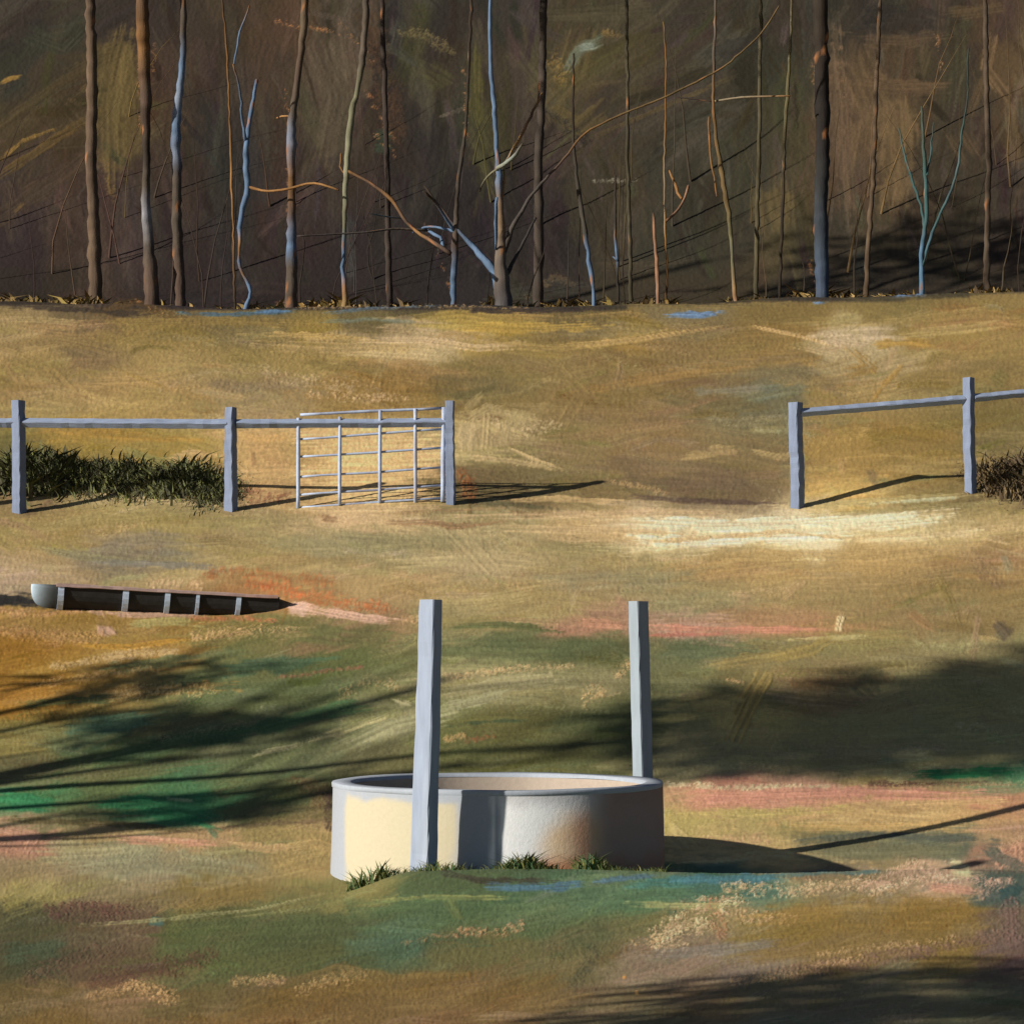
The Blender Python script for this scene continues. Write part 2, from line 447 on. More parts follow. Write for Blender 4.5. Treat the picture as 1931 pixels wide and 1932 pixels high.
S([(1020, 210), (1100, 260)], 22, (44, 40, 38), .7, dry=.35)
S([(1040, 100), (1060, 150)], 30, (178, 138, 70), .5, dry=.68); S([(1140, 60), (1170, 65)], 12, (168, 132, 70), .6, dry=.4)
S([(1120, 340), (1200, 338)], 8, (170, 160, 140), .8, dry=.45); S([(1110, 260), (1250, 200), (1390, 140)], 8, (100, 84, 52), .7)
S([(1580, 60), (1600, 200), (1590, 330)], 44, (106, 84, 60), .65, soft=.7); S([(1600, 70), (1700, 75), (1790, 60)], 22, (104, 84, 60), .6)
S([(1590, 160), (1680, 170), (1780, 165)], 40, (98, 78, 54), .6); S([(1690, 200), (1680, 320), (1690, 400)], 44, (112, 90, 58), .6, soft=.6)
S([(1600, 40), (1700, 30), (1770, 40)], 50, (50, 46, 40), .7, soft=.6); S([(1780, 25), (1830, 20), (1900, 10)], 22, (104, 84, 56), .7)
S([(1875, 50), (1862, 130), (1905, 190)], 24, (126, 100, 68), .8); S([(1905, 200), (1915, 320)], 24, (114, 92, 64), .6)
S([(1470, 350), (1475, 420)], 54, (98, 84, 52), .7, soft=.5); S([(1480, 420), (1490, 360)], 14, (116, 98, 60), .7)
S([(1600, 230), (1605, 300)], 30, (112, 88, 62), .6); S([(1600, 430), (1640, 440), (1700, 420)], 20, (94, 80, 62), .6)
S([(1620, 470), (1635, 520)], 34, (62, 64, 58), .6, soft=.7); S([(990, 560), (1050, 520), (1080, 535)], 12, (150, 120, 78), .4, dry=.4)
S([(1130, 500), (1200, 500), (1300, 490)], 16, (92, 80, 60), .5); S([(1330, 100), (1420, 80), (1460, 40)], 30, (54, 50, 44), .6)
for x0, y0, x1, y1 in [(262,60,264,240),(288,60,290,130),(520,40,640,60),(640,40,700,110),(538,170,545,260),(542,300,548,420),(690,170,740,260),(875,130,880,260),(240,560,310,590),(520,575,570,560),(705,250,745,290),(1530,120,1540,180),(1525,490,1545,560),(1585,90,1590,200),(1765,60,1775,130),(800,420,850,540)]:
    S([(x0, y0), (x1, y1)], 11, (206, 138, 84), .8, dry=.93)
S([(0, 577), (120, 582), (280, 592)], 10, (60, 50, 40), .8); 
S([(1600, 90), (1650, 200), (1630, 330)], 70, (122, 98, 68), .6, soft=.6); S([(1690, 180), (1700, 300), (1680, 400)], 60, (126, 102, 68), .6, soft=.5)
S([(1570, 30), (1585, 200), (1600, 420)], 30, (116, 94, 70), .6, soft=.6); S([(1590, 150), (1680, 165), (1790, 160)], 24, (112, 88, 62), .6); S([(1800, 250), (1830, 300)], 40, (104, 84, 58), .5, soft=.7)
S([(215, 330), (210, 200), (240, 60)], 50, (116, 98, 56), .65, soft=.7); S([(130, 200), (180, 250), (170, 330)], 40, (92, 76, 50), .5, soft=.8)
S([(1450, 340), (1460, 440)], 60, (110, 94, 58), .6, soft=.5); S([(620, 300), (640, 180), (600, 80)], 60, (98, 86, 66), .5, soft=.7)
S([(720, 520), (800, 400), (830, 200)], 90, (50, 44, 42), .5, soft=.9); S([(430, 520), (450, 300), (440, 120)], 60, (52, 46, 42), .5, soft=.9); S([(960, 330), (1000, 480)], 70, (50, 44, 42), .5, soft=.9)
# wood edge: blue and ochre marks, dark shadow brown
S([(330, 590), (430, 592), (555, 586)], 8, (74, 100, 116), .85); S([(470, 588), (560, 584)], 6, (90, 126, 160), .85)
S([(560, 578), (800, 576), (1000, 582)], 8, (176, 142, 92), .8, dry=.45); S([(850, 583), (1000, 586), (1150, 580)], 10, (58, 48, 42), .9)
S([(610, 590), (700, 580), (840, 575)], 6, (88, 110, 126), .7); S([(1250, 592), (1310, 592), (1370, 588)], 11, (104, 132, 166), .95)
S([(1130, 570), (1300, 577), (1500, 572)], 9, (128, 108, 62), .7); S([(1530, 570), (1560, 568)], 6, (100, 128, 162), .9)
S([(1680, 559), (1720, 556), (1750, 554)], 7, (104, 132, 166), .95); S([(600, 606), (700, 602), (780, 606)], 7, (110, 122, 108), .6)
S([(1050, 600), (1180, 590), (1230, 595)], 10, (150, 122, 68), .8); S([(1560, 566), (1700, 562), (1931, 545)], 8, (84, 74, 48), .7)
# --- upper pasture
S([(0, 600), (60, 600), (160, 608)], 14, (170, 144, 92), .8); S([(200, 610), (420, 605), (640, 612)], 16, (150, 122, 62), .6)
S([(450, 628), (600, 632), (690, 640), (740, 652)], 10, (192, 158, 92), .85, thick=1.4); S([(480, 648), (640, 655), (800, 650)], 20, (182, 152, 96), .7)
S([(680, 640), (800, 640), (900, 655), (1000, 650)], 15, (198, 168, 122), .8, thick=1.5)
S([(860, 612), (1000, 618), (1150, 612)], 18, (178, 144, 66), .8); S([(900, 645), (1050, 655), (1200, 640), (1330, 612)], 12, (160, 132, 74), .8)
S([(1090, 650), (1200, 640), (1380, 612)], 8, (182, 148, 90), .7, thick=1.4); S([(1420, 615), (1520, 635), (1570, 650)], 7, (202, 164, 106), .8, thick=1.6)
S([(1545, 635), (1600, 645), (1650, 650)], 18, (194, 168, 128), .85, thick=1.4); S([(1640, 648), (1720, 645), (1760, 650)], 16, (172, 134, 62), .8)
S([(1600, 655), (1640, 690), (1590, 700)], 26, (150, 116, 56), .7); S([(1700, 630), (1820, 620), (1890, 610)], 16, (170, 146, 88), .7)
S([(1500, 610), (1700, 605), (1900, 575)], 12, (160, 134, 76), .6); S([(1850, 575), (1890, 580), (1895, 600)], 8, (150, 134, 92), .8, thick=1.5)
S([(0, 660), (100, 700), (140, 740)], 30, (140, 116, 66), .5, soft=.8); S([(400, 720), (470, 732), (520, 725)], 20, (128, 108, 78), .6, dry=.2)
S([(500, 700), (620, 725), (720, 735)], 30, (186, 158, 120), .7, dry=.66); S([(590, 740), (680, 750), (760, 748)], 18, (206, 168, 122), .8, dry=.62)
S([(560, 690), (650, 690), (760, 700)], 18, (130, 110, 62), .5); S([(800, 720), (900, 735), (1000, 720)], 40, (112, 98, 60), .6, soft=.7)
S([(840, 750), (900, 740), (950, 720)], 14, (96, 88, 52), .6); S([(910, 740), (880, 770), (900, 790)], 12, (158, 136, 88), .7)
S([(1060, 740), (1300, 700), (1420, 690)], 18, (150, 116, 62), .6); S([(1040, 690), (1150, 670), (1260, 690)], 20, (124, 100, 60), .6)
S([(1290, 740), (1390, 735), (1480, 730)], 14, (126, 120, 100), .55); S([(1420, 750), (1480, 735), (1530, 730)], 26, (106, 110, 88), .6, soft=.8)
S([(1480, 760), (1500, 850), (1490, 950)], 40, (112, 112, 84), .4, soft=.8); S([(1700, 690), (1660, 730), (1640, 760)], 10, (164, 126, 60), .7, thick=1.3)
S([(1780, 700), (1860, 690), (1931, 700)], 22, (120, 100, 60), .55); S([(1870, 700), (1900, 720)], 30, (112, 102, 56), .6)
S([(1060, 700), (1100, 740), (1060, 800)], 26, (136, 112, 66), .5, soft=.7)
# pale dry grass beside the gate, brown sweep
S([(885, 790), (880, 850)], 30, (182, 158, 112), .7); S([(920, 780), (915, 850)], 30, (176, 152, 104), .7); S([(955, 790), (950, 840)], 22, (166, 144, 98), .7)
S([(870, 800), (920, 770), (1010, 790)], 16, (170, 148, 100), .7); S([(880, 862), (960, 868), (1060, 885)], 9, (192, 164, 112), .85, thick=1.5)
S([(960, 845), (1020, 870), (1070, 885)], 7, (202, 172, 118), .85, thick=1.5); S([(1020, 830), (1180, 810), (1300, 790)], 20, (140, 112, 72), .6)
S([(1080, 870), (1250, 880), (1450, 900)], 30, (112, 92, 66), .6); S([(1080, 910), (1250, 905), (1480, 920)], 20, (104, 86, 64), .5)
S([(870, 890), (885, 930)], 26, (140, 80, 44), .75, dry=.25); S([(1140, 905), (1200, 915), (1260, 930)], 10, (190, 150, 98), .5, dry=.3)
S([(1290, 860), (1360, 850), (1400, 845)], 18, (172, 144, 92), .6); S([(1420, 850), (1480, 860), (1500, 845)], 12, (180, 152, 98), .65)
S([(1180, 935), (1330, 945), (1480, 950)], 9, (88, 70, 58), .8); S([(920, 945), (1040, 940), (1180, 945)], 10, (196, 162, 108), .7)
S([(880, 945), (960, 950), (1060, 960)], 9, (92, 86, 58), .7)
# behind the left fence
for yy in (815, 835, 857, 878, 900, 922, 940):
    S([(565, yy), (700, yy - 3), (836, yy - 8)], 26, (224, 182, 122), .7, soft=.6)
    S([(455, yy + 4), (500, yy), (552, yy)], 24, (196, 154, 98), .5, soft=.6)
S([(120, 810), (240, 822), (380, 826)], 16, (160, 122, 54), .7); S([(90, 840), (160, 860), (250, 850)], 22, (132, 112, 56), .6)
S([(230, 845), (300, 870), (360, 858)], 14, (126, 122, 70), .7); S([(310, 862), (370, 858), (410, 866)], 16, (186, 152, 96), .85)
S([(60, 905), (180, 890), (260, 905), (400, 930)], 40, (84, 82, 54), .8, soft=.7)  # dark olive painted on the bank in place of tree shade
S([(60, 930), (180, 920), (260, 925)], 18, (150, 124, 74), .5); S([(180, 932), (260, 934), (420, 950)], 22, (182, 158, 112), .8)
S([(460, 930), (500, 938), (540, 930)], 26, (112, 62, 48), .6, dry=.5)
S([(475, 850), (480, 880)], 12, (150, 112, 74), .6); S([(455, 820), (500, 830), (550, 820)], 14, (192, 150, 88), .5)
S([(40, 975), (60, 965), (110, 940)], 14, (110, 86, 64), .6)
# tracks of brown below the gate and the pale road
S([(560, 962), (700, 962), (860, 956)], 14, (196, 164, 116), .8); S([(600, 977), (640, 980)], 12, (140, 106, 72), .8)
S([(722, 985), (800, 985), (860, 992), (950, 980)], 11, (146, 112, 76), .85); S([(720, 968), (830, 962), (950, 958)], 7, (156, 124, 84), .7)
S([(800, 975), (1000, 972), (1200, 965), (1400, 968)], 13, (196, 164, 118), .7); S([(950, 995), (1150, 1000), (1300, 1008)], 14, (196, 166, 116), .7)
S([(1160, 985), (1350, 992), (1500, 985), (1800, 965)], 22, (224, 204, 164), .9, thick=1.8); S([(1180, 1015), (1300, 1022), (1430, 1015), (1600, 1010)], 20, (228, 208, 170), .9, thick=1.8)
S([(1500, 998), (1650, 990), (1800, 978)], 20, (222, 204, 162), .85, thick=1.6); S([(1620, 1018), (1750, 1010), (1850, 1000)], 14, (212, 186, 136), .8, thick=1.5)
S([(1230, 1022), (1350, 1012), (1440, 1008), (1490, 998)], 9, (192, 162, 112), .9, thick=1.4); S([(1500, 955), (1650, 945), (1850, 932)], 14, (176, 156, 100), .8)
S([(1520, 972), (1680, 962), (1900, 945)], 10, (150, 134, 84), .7); S([(1560, 936), (1640, 930)], 10, (206, 162, 92), .8); S([(1640, 950), (1800, 938), (1840, 936)], 5, (186, 186, 148), .7)
S([(1620, 905), (1700, 905), (1800, 895)], 8, (126, 122, 76), .6); S([(1640, 880), (1650, 920)], 14, (120, 100, 70), .55); S([(1585, 860), (1590, 900)], 14, (176, 138, 92), .4)
S([(1440, 1000), (1600, 1015), (1720, 1005)], 5, (196, 168, 116), .8); S([(1490, 870), (1530, 860)], 10, (160, 146, 70), .5)
S([(1850, 1010), (1900, 1020)], 12, (196, 168, 120), .7); S([(1890, 1040), (1905, 1080)], 16, (140, 132, 100), .6); S([(1840, 1060), (1880, 1100)], 26, (112, 88, 66), .5, dry=.3)
S([(1400, 1040), (1650, 1050), (1860, 1030)], 18, (172, 142, 88), .6); S([(1400, 1090), (1650, 1090), (1850, 1060)], 12, (158, 130, 80), .6)
# mid pasture
S([(60, 1030), (150, 1050), (280, 1060)], 13, (134, 126, 88), .7); S([(170, 1058), (300, 1062), (440, 1075)], 13, (124, 118, 104), .75)
S([(640, 1010), (800, 1020), (950, 1030)], 30, (136, 126, 86), .55, soft=.8); S([(600, 1005), (700, 990), (760, 1000)], 12, (168, 148, 100), .6)
S([(860, 1020), (900, 1060), (930, 1090)], 60, (172, 150, 106), .6, soft=.7); S([(1010, 1045), (1200, 1050), (1350, 1040)], 20, (156, 136, 88), .5)
S([(1000, 1100), (1200, 1090), (1330, 1090)], 26, (142, 134, 96), .55, soft=.8); S([(0, 1090), (50, 1085), (80, 1080)], 20, (172, 144, 118), .7)
S([(390, 1078), (500, 1082), (620, 1095)], 22, (152, 92, 52), .7, dry=.5); S([(540, 1110), (600, 1130), (740, 1150)], 26, (176, 100, 56), .8, dry=.5)
S([(470, 1100), (560, 1120)], 24, (184, 96, 52), .8, dry=.45); S([(530, 1135), (600, 1150), (680, 1165), (760, 1172)], 16, (206, 162, 136), .85)
S([(540, 1145), (580, 1150)], 24, (204, 164, 142), .85); S([(290, 1100), (370, 1105)], 22, (206, 168, 124), .75, dry=.6)
S([(130, 1152), (250, 1158), (400, 1160)], 10, (202, 160, 140), .75); S([(190, 1155), (200, 1190), (215, 1200)], 22, (196, 154, 134), .75)
S([(0, 1150), (80, 1158), (150, 1150)], 16, (196, 144, 98), .7, dry=.2); S([(90, 1170), (160, 1165), (230, 1175)], 18, (144, 112, 50), .8)
S([(240, 1178), (320, 1172), (380, 1175)], 16, (168, 156, 94), .8); S([(360, 1166), (440, 1165), (520, 1170)], 8, (188, 110, 74), .7, dry=.3)
S([(0, 1190), (90, 1200), (190, 1205)], 26, (188, 140, 92), .6, dry=.25); S([(140, 1215), (240, 1220), (360, 1205)], 9, (176, 130, 50), .85, thick=1.5)
S([(370, 1200), (470, 1190), (560, 1190)], 22, (206, 164, 114), .75, dry=.58); S([(350, 1218), (500, 1200), (600, 1190)], 12, (112, 106, 60), .6)
S([(900, 1165), (1050, 1172), (1180, 1178)], 9, (160, 128, 90), .6); S([(1080, 1172), (1180, 1180)], 15, (196, 138, 106), .7); S([(1225, 1182), (1350, 1188), (1560, 1186)], 13, (198, 132, 104), .8)
S([(1180, 1198), (1280, 1196), (1400, 1196)], 6, (202, 108, 88), .5); S([(1588, 1156), (1582, 1178), (1580, 1192)], 15, (208, 186, 136), .95, thick=2.0)
S([(1480, 1205), (1580, 1202), (1640, 1198)], 8, (184, 170, 112), .7, thick=1.4); S([(1850, 1190), (1880, 1195)], 26, (160, 134, 84), .6)
S([(760, 1170), (800, 1160)], 18, (210, 164, 112), .7, dry=.5)
# green band below
S([(830, 1180), (950, 1178), (1060, 1190)], 11, (86, 92, 54), .8); S([(820, 1215), (980, 1225), (1150, 1225)], 46, (92, 98, 62), .6, soft=.7)
S([(560, 1190), (680, 1200), (770, 1195)], 40, (98, 100, 58), .7, soft=.6); S([(1225, 1225), (1330, 1222), (1450, 1225)], 36, (88, 98, 66), .6, soft=.7)
S([(1400, 1215), (1480, 1220), (1560, 1208)], 12, (134, 118, 72), .8); S([(1330, 1260), (1420, 1245), (1500, 1235)], 22, (150, 130, 76), .8)
S([(1460, 1240), (1530, 1225), (1570, 1205)], 24, (148, 126, 68), .7); S([(1450, 1260), (1410, 1330), (1385, 1385)], 40, (156, 132, 72), .85, thick=1.4)
S([(1500, 1290), (1600, 1285), (1680, 1280)], 20, (150, 110, 66), .55, dry=.15); S([(1480, 1310), (1560, 1320), (1650, 1330)], 22, (126, 108, 66), .55)
S([(1370, 1280), (1400, 1285)], 10, (214, 168, 112), .8, dry=.4); S([(1620, 1270), (1660, 1300)], 56, (90, 88, 60), .55, soft=.6)
S([(835, 1278), (950, 1262), (1080, 1255)], 14, (206, 170, 118), .75, dry=.5); S([(835, 1310), (960, 1290), (1080, 1278)], 32, (158, 148, 104), .85)
S([(835, 1335), (900, 1320), (960, 1305)], 18, (152, 146, 106), .8); S([(560, 1400), (640, 1380), (720, 1352), (790, 1318)], 13, (176, 164, 112), .9)
S([(480, 1420), (545, 1410), (575, 1400)], 12, (178, 168, 120), .8); S([(740, 1318), (775, 1330)], 14, (178, 166, 122), .8)
S([(640, 1375), (690, 1345), (760, 1335)], 26, (124, 124, 74), .65); S([(1100, 1320), (1130, 1300)], 30, (216, 174, 116), .85, dry=.6)
S([(840, 1368), (920, 1360), (1000, 1358)], 6, (62, 78, 52), .7); S([(840, 1395), (870, 1388)], 12, (190, 150, 96), .7, dry=.2); S([(870, 1398), (930, 1388)], 10, (140, 84, 54), .7, dry=.4)
S([(640, 1310), (700, 1280), (760, 1300)], 20, (196, 156, 104), .5, dry=.6); S([(1170, 1270), (1190, 1250)], 20, (212, 170, 116), .7, dry=.5)
# long streaks on the left
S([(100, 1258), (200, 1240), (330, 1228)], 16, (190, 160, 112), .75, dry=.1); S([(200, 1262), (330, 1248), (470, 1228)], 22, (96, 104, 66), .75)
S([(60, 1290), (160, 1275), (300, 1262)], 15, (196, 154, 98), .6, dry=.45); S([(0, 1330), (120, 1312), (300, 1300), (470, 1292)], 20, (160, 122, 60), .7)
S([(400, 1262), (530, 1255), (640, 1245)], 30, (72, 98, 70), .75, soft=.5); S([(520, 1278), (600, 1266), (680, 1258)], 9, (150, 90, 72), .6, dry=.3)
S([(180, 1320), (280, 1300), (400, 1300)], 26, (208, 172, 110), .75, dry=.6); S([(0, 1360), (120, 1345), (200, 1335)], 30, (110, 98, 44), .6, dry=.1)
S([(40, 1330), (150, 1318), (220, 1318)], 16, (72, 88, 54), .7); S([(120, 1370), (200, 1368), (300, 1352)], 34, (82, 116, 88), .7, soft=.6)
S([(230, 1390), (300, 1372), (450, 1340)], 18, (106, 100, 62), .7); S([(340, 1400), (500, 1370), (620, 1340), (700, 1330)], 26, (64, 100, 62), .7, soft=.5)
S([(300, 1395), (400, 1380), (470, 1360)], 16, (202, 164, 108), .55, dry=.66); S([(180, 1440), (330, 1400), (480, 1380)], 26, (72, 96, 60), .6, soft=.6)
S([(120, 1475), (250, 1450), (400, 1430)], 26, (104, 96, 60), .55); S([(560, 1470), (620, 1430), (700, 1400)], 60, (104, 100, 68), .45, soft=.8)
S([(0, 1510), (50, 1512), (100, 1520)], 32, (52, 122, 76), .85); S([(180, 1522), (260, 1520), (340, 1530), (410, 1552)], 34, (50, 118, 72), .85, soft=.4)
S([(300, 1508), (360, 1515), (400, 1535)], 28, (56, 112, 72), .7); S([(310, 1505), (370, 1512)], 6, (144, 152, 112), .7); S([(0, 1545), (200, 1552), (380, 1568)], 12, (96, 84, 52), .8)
S([(420, 1560), (520, 1552), (620, 1548)], 8, (96, 78, 56), .6); S([(390, 1560), (410, 1580)], 12, (60, 104, 78), .6); S([(560, 1470), (600, 1500), (640, 1490)], 30, (112, 84, 54), .6, dry=.2)
S([(0, 1568), (60, 1580), (50, 1600)], 30, (196, 142, 112), .75); S([(200, 1580), (330, 1586), (420, 1592)], 15, (206, 146, 114), .85); S([(430, 1590), (520, 1600), (560, 1602)], 14, (200, 160, 108), .7)
S([(140, 1640), (300, 1625), (480, 1650)], 46, (148, 144, 108), .6, soft=.7); S([(220, 1672), (400, 1668), (560, 1640)], 14, (162, 140, 92), .6)
S([(540, 1600), (600, 1590), (625, 1600)], 18, (184, 152, 94), .6); S([(620, 1500), (622, 1560)], 16, (62, 48, 44), .6, dry=.2)
S([(0, 1700), (30, 1690), (60, 1680)], 40, (158, 144, 76), .6, soft=.7); S([(90, 1715), (150, 1712), (240, 1716)], 26, (112, 74, 62), .75, dry=.42)
S([(100, 1730), (180, 1735), (240, 1735)], 16, (98, 70, 58), .6, dry=.4); S([(280, 1736), (310, 1740)], 16, (70, 112, 108), .7)
S([(150, 1745), (300, 1735), (480, 1715), (620, 1685)], 7, (160, 152, 100), .75); S([(440, 1730), (540, 1718), (610, 1708)], 7, (140, 136, 84), .7)
S([(300, 1770), (500, 1755), (700, 1745)], 60, (84, 92, 54), .5, soft=.8)
S([(60, 1840), (140, 1810), (240, 1780)], 34, (104, 78, 60), .7, dry=.45); S([(0, 1800), (60, 1790), (120, 1780)], 34, (66, 84, 58), .6, soft=.7)
S([(180, 1850), (280, 1830), (400, 1800)], 34, (98, 66, 52), .7, dry=.35); S([(250, 1860), (320, 1880)], 32, (208, 160, 104), .85, dry=.48); S([(170, 1880), (250, 1862)], 20, (190, 146, 96), .75, dry=.52)
S([(440, 1850), (530, 1848)], 20, (196, 156, 102), .7, dry=.6); S([(560, 1868), (640, 1845), (690, 1835)], 26, (206, 166, 108), .75, dry=.6)
S([(700, 1800), (760, 1790), (800, 1770)], 50, (78, 110, 86), .35, soft=.8); S([(780, 1760), (790, 1800)], 26, (80, 108, 82), .4)
# foreground below the tank
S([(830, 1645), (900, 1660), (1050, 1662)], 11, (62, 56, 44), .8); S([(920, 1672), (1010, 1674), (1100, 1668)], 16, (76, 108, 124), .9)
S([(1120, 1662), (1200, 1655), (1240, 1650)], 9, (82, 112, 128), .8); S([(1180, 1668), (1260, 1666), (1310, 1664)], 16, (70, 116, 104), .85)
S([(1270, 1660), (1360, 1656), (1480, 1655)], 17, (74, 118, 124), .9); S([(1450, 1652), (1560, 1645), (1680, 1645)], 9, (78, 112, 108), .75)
S([(700, 1700), (800, 1692), (960, 1694)], 9, (148, 146, 82), .85); S([(840, 1690), (868, 1735)], 22, (130, 132, 72), .8); S([(650, 1720), (800, 1710), (960, 1712)], 40, (76, 96, 60), .5, soft=.8)
S([(1100, 1700), (1250, 1690), (1400, 1690)], 30, (84, 112, 78), .6, soft=.6); S([(1180, 1705), (1290, 1708), (1400, 1710)], 12, (162, 160, 100), .75); S([(870, 1752), (930, 1758), (980, 1745)], 20, (206, 154, 108), .8, dry=.5)
S([(760, 1780), (830, 1765), (900, 1755)], 14, (184, 136, 92), .7, dry=.62); S([(1290, 1700), (1330, 1695)], 18, (228, 188, 142), .8, dry=.55)
S([(1240, 1770), (1320, 1735), (1390, 1700)], 50, (224, 184, 138), .9, dry=.52); S([(1380, 1720), (1440, 1732), (1500, 1735)], 24, (216, 170, 122), .8, dry=.55); S([(1190, 1780), (1240, 1770)], 18, (214, 170, 118), .8, dry=.6)
S([(1340, 1700), (1360, 1760)], 26, (176, 110, 76), .5, dry=.4); S([(1370, 1675), (1500, 1680), (1640, 1660)], 26, (226, 182, 134), .75, dry=.6)
S([(1640, 1670), (1720, 1645), (1790, 1650)], 44, (222, 176, 142), .75, dry=.5); S([(1790, 1640), (1835, 1638)], 34, (204, 192, 140), .9, soft=.5); S([(1740, 1668), (1850, 1682)], 18, (190, 136, 108), .75)
S([(1840, 1680), (1900, 1665)], 30, (196, 150, 124), .7, dry=.4); S([(1880, 1690), (1931, 1680)], 36, (52, 76, 72), .85); S([(1895, 1625), (1920, 1600)], 36, (200, 146, 116), .7, dry=.42)
S([(1420, 1740), (1600, 1725), (1850, 1722)], 60, (140, 112, 54), .6, soft=.7); S([(1850, 1600), (1931, 1640)], 20, (70, 80, 70), .6)
S([(1200, 1800), (1320, 1795), (1480, 1775)], 18, (134, 124, 108), .65); S([(1400, 1810), (1550, 1790), (1700, 1765)], 24, (136, 110, 58), .6)
S([(1460, 1835), (1640, 1812), (1800, 1780), (1900, 1762)], 26, (134, 104, 84), .8, dry=.3); S([(1380, 1850), (1500, 1838), (1620, 1805)], 18, (204, 160, 108), .7, dry=.6)
S([(1540, 1800), (1700, 1780), (1800, 1770)], 14, (206, 166, 116), .7, dry=.66); S([(1905, 1700), (1910, 1780)], 30, (124, 96, 84), .8, dry=.2)
S([(1080, 1860), (1110, 1820), (1120, 1790)], 24, (84, 82, 58), .7, dry=.4); S([(1050, 1780), (1100, 1760), (1160, 1760)], 40, (88, 94, 60), .6, soft=.8)
S([(1172, 1842), (1180, 1842)], 10, (204, 144, 72), .95); S([(1197, 1872), (1204, 1872)], 10, (208, 148, 78), .95)
S([(620, 1850), (760, 1860), (900, 1850)], 46, (138, 110, 56), .5, soft=.8); S([(900, 1915), (1050, 1918), (1200, 1905)], 16, (142, 118, 86), .6)
# right band
S([(1260, 1478), (1400, 1486), (1560, 1484)], 10, (206, 186, 140), .85, dry=.15); S([(1260, 1500), (1400, 1502), (1640, 1494), (1900, 1500)], 22, (198, 136, 110), .85)
S([(1300, 1518), (1500, 1514), (1700, 1508)], 9, (190, 132, 104), .5); S([(1260, 1530), (1400, 1535), (1600, 1525)], 16, (180, 162, 92), .7)
S([(1680, 1520), (1780, 1515), (1900, 1510)], 14, (188, 152, 100), .7); S([(1260, 1560), (1300, 1600)], 36, (196, 172, 112), .6, soft=.7); S([(1450, 1560), (1600, 1560), (1880, 1562)], 18, (196, 156, 92), .6)
S([(1260, 1620), (1350, 1622), (1450, 1610), (1640, 1628)], 12, (214, 178, 116), .8); S([(1330, 1585), (1450, 1582)], 22, (190, 146, 110), .6, dry=.6)
S([(1500, 1590), (1620, 1575), (1760, 1580), (1890, 1588)], 13, (80, 84, 72), .75); S([(1480, 1612), (1650, 1608), (1850, 1606)], 26, (108, 106, 76), .7, soft=.6)
S([(1710, 1462), (1800, 1458), (1931, 1456)], 18, (40, 116, 68), .92); S([(1560, 1480), (1620, 1472), (1680, 1470)], 13, (140, 124, 72), .7)
S([(1640, 1478), (1760, 1480), (1860, 1474)], 10, (84, 56, 48), .7, dry=.2); S([(1700, 1484), (1800, 1480), (1931, 1476)], 8, (196, 156, 110), .6, dry=.4)
S([(1225, 1240), (1228, 1420)], 14, (100, 98, 66), .3, soft=.9)
S([(1880, 1170), (1905, 1200)], 30, (78, 68, 58), .6)
# dark band left of the trough
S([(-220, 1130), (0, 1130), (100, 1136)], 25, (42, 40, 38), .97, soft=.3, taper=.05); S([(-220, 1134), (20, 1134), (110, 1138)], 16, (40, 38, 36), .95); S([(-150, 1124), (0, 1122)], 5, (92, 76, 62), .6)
print('painted', round(time.time() - T0, 1))

# light per row so that the land comes out at the picture's tone: a gentle per-depth tuning of the land's painted colour
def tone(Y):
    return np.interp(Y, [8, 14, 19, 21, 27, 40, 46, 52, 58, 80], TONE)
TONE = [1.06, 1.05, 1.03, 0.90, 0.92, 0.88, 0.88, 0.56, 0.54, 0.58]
TINT = np.array([1.0, 1.01, 1.03])

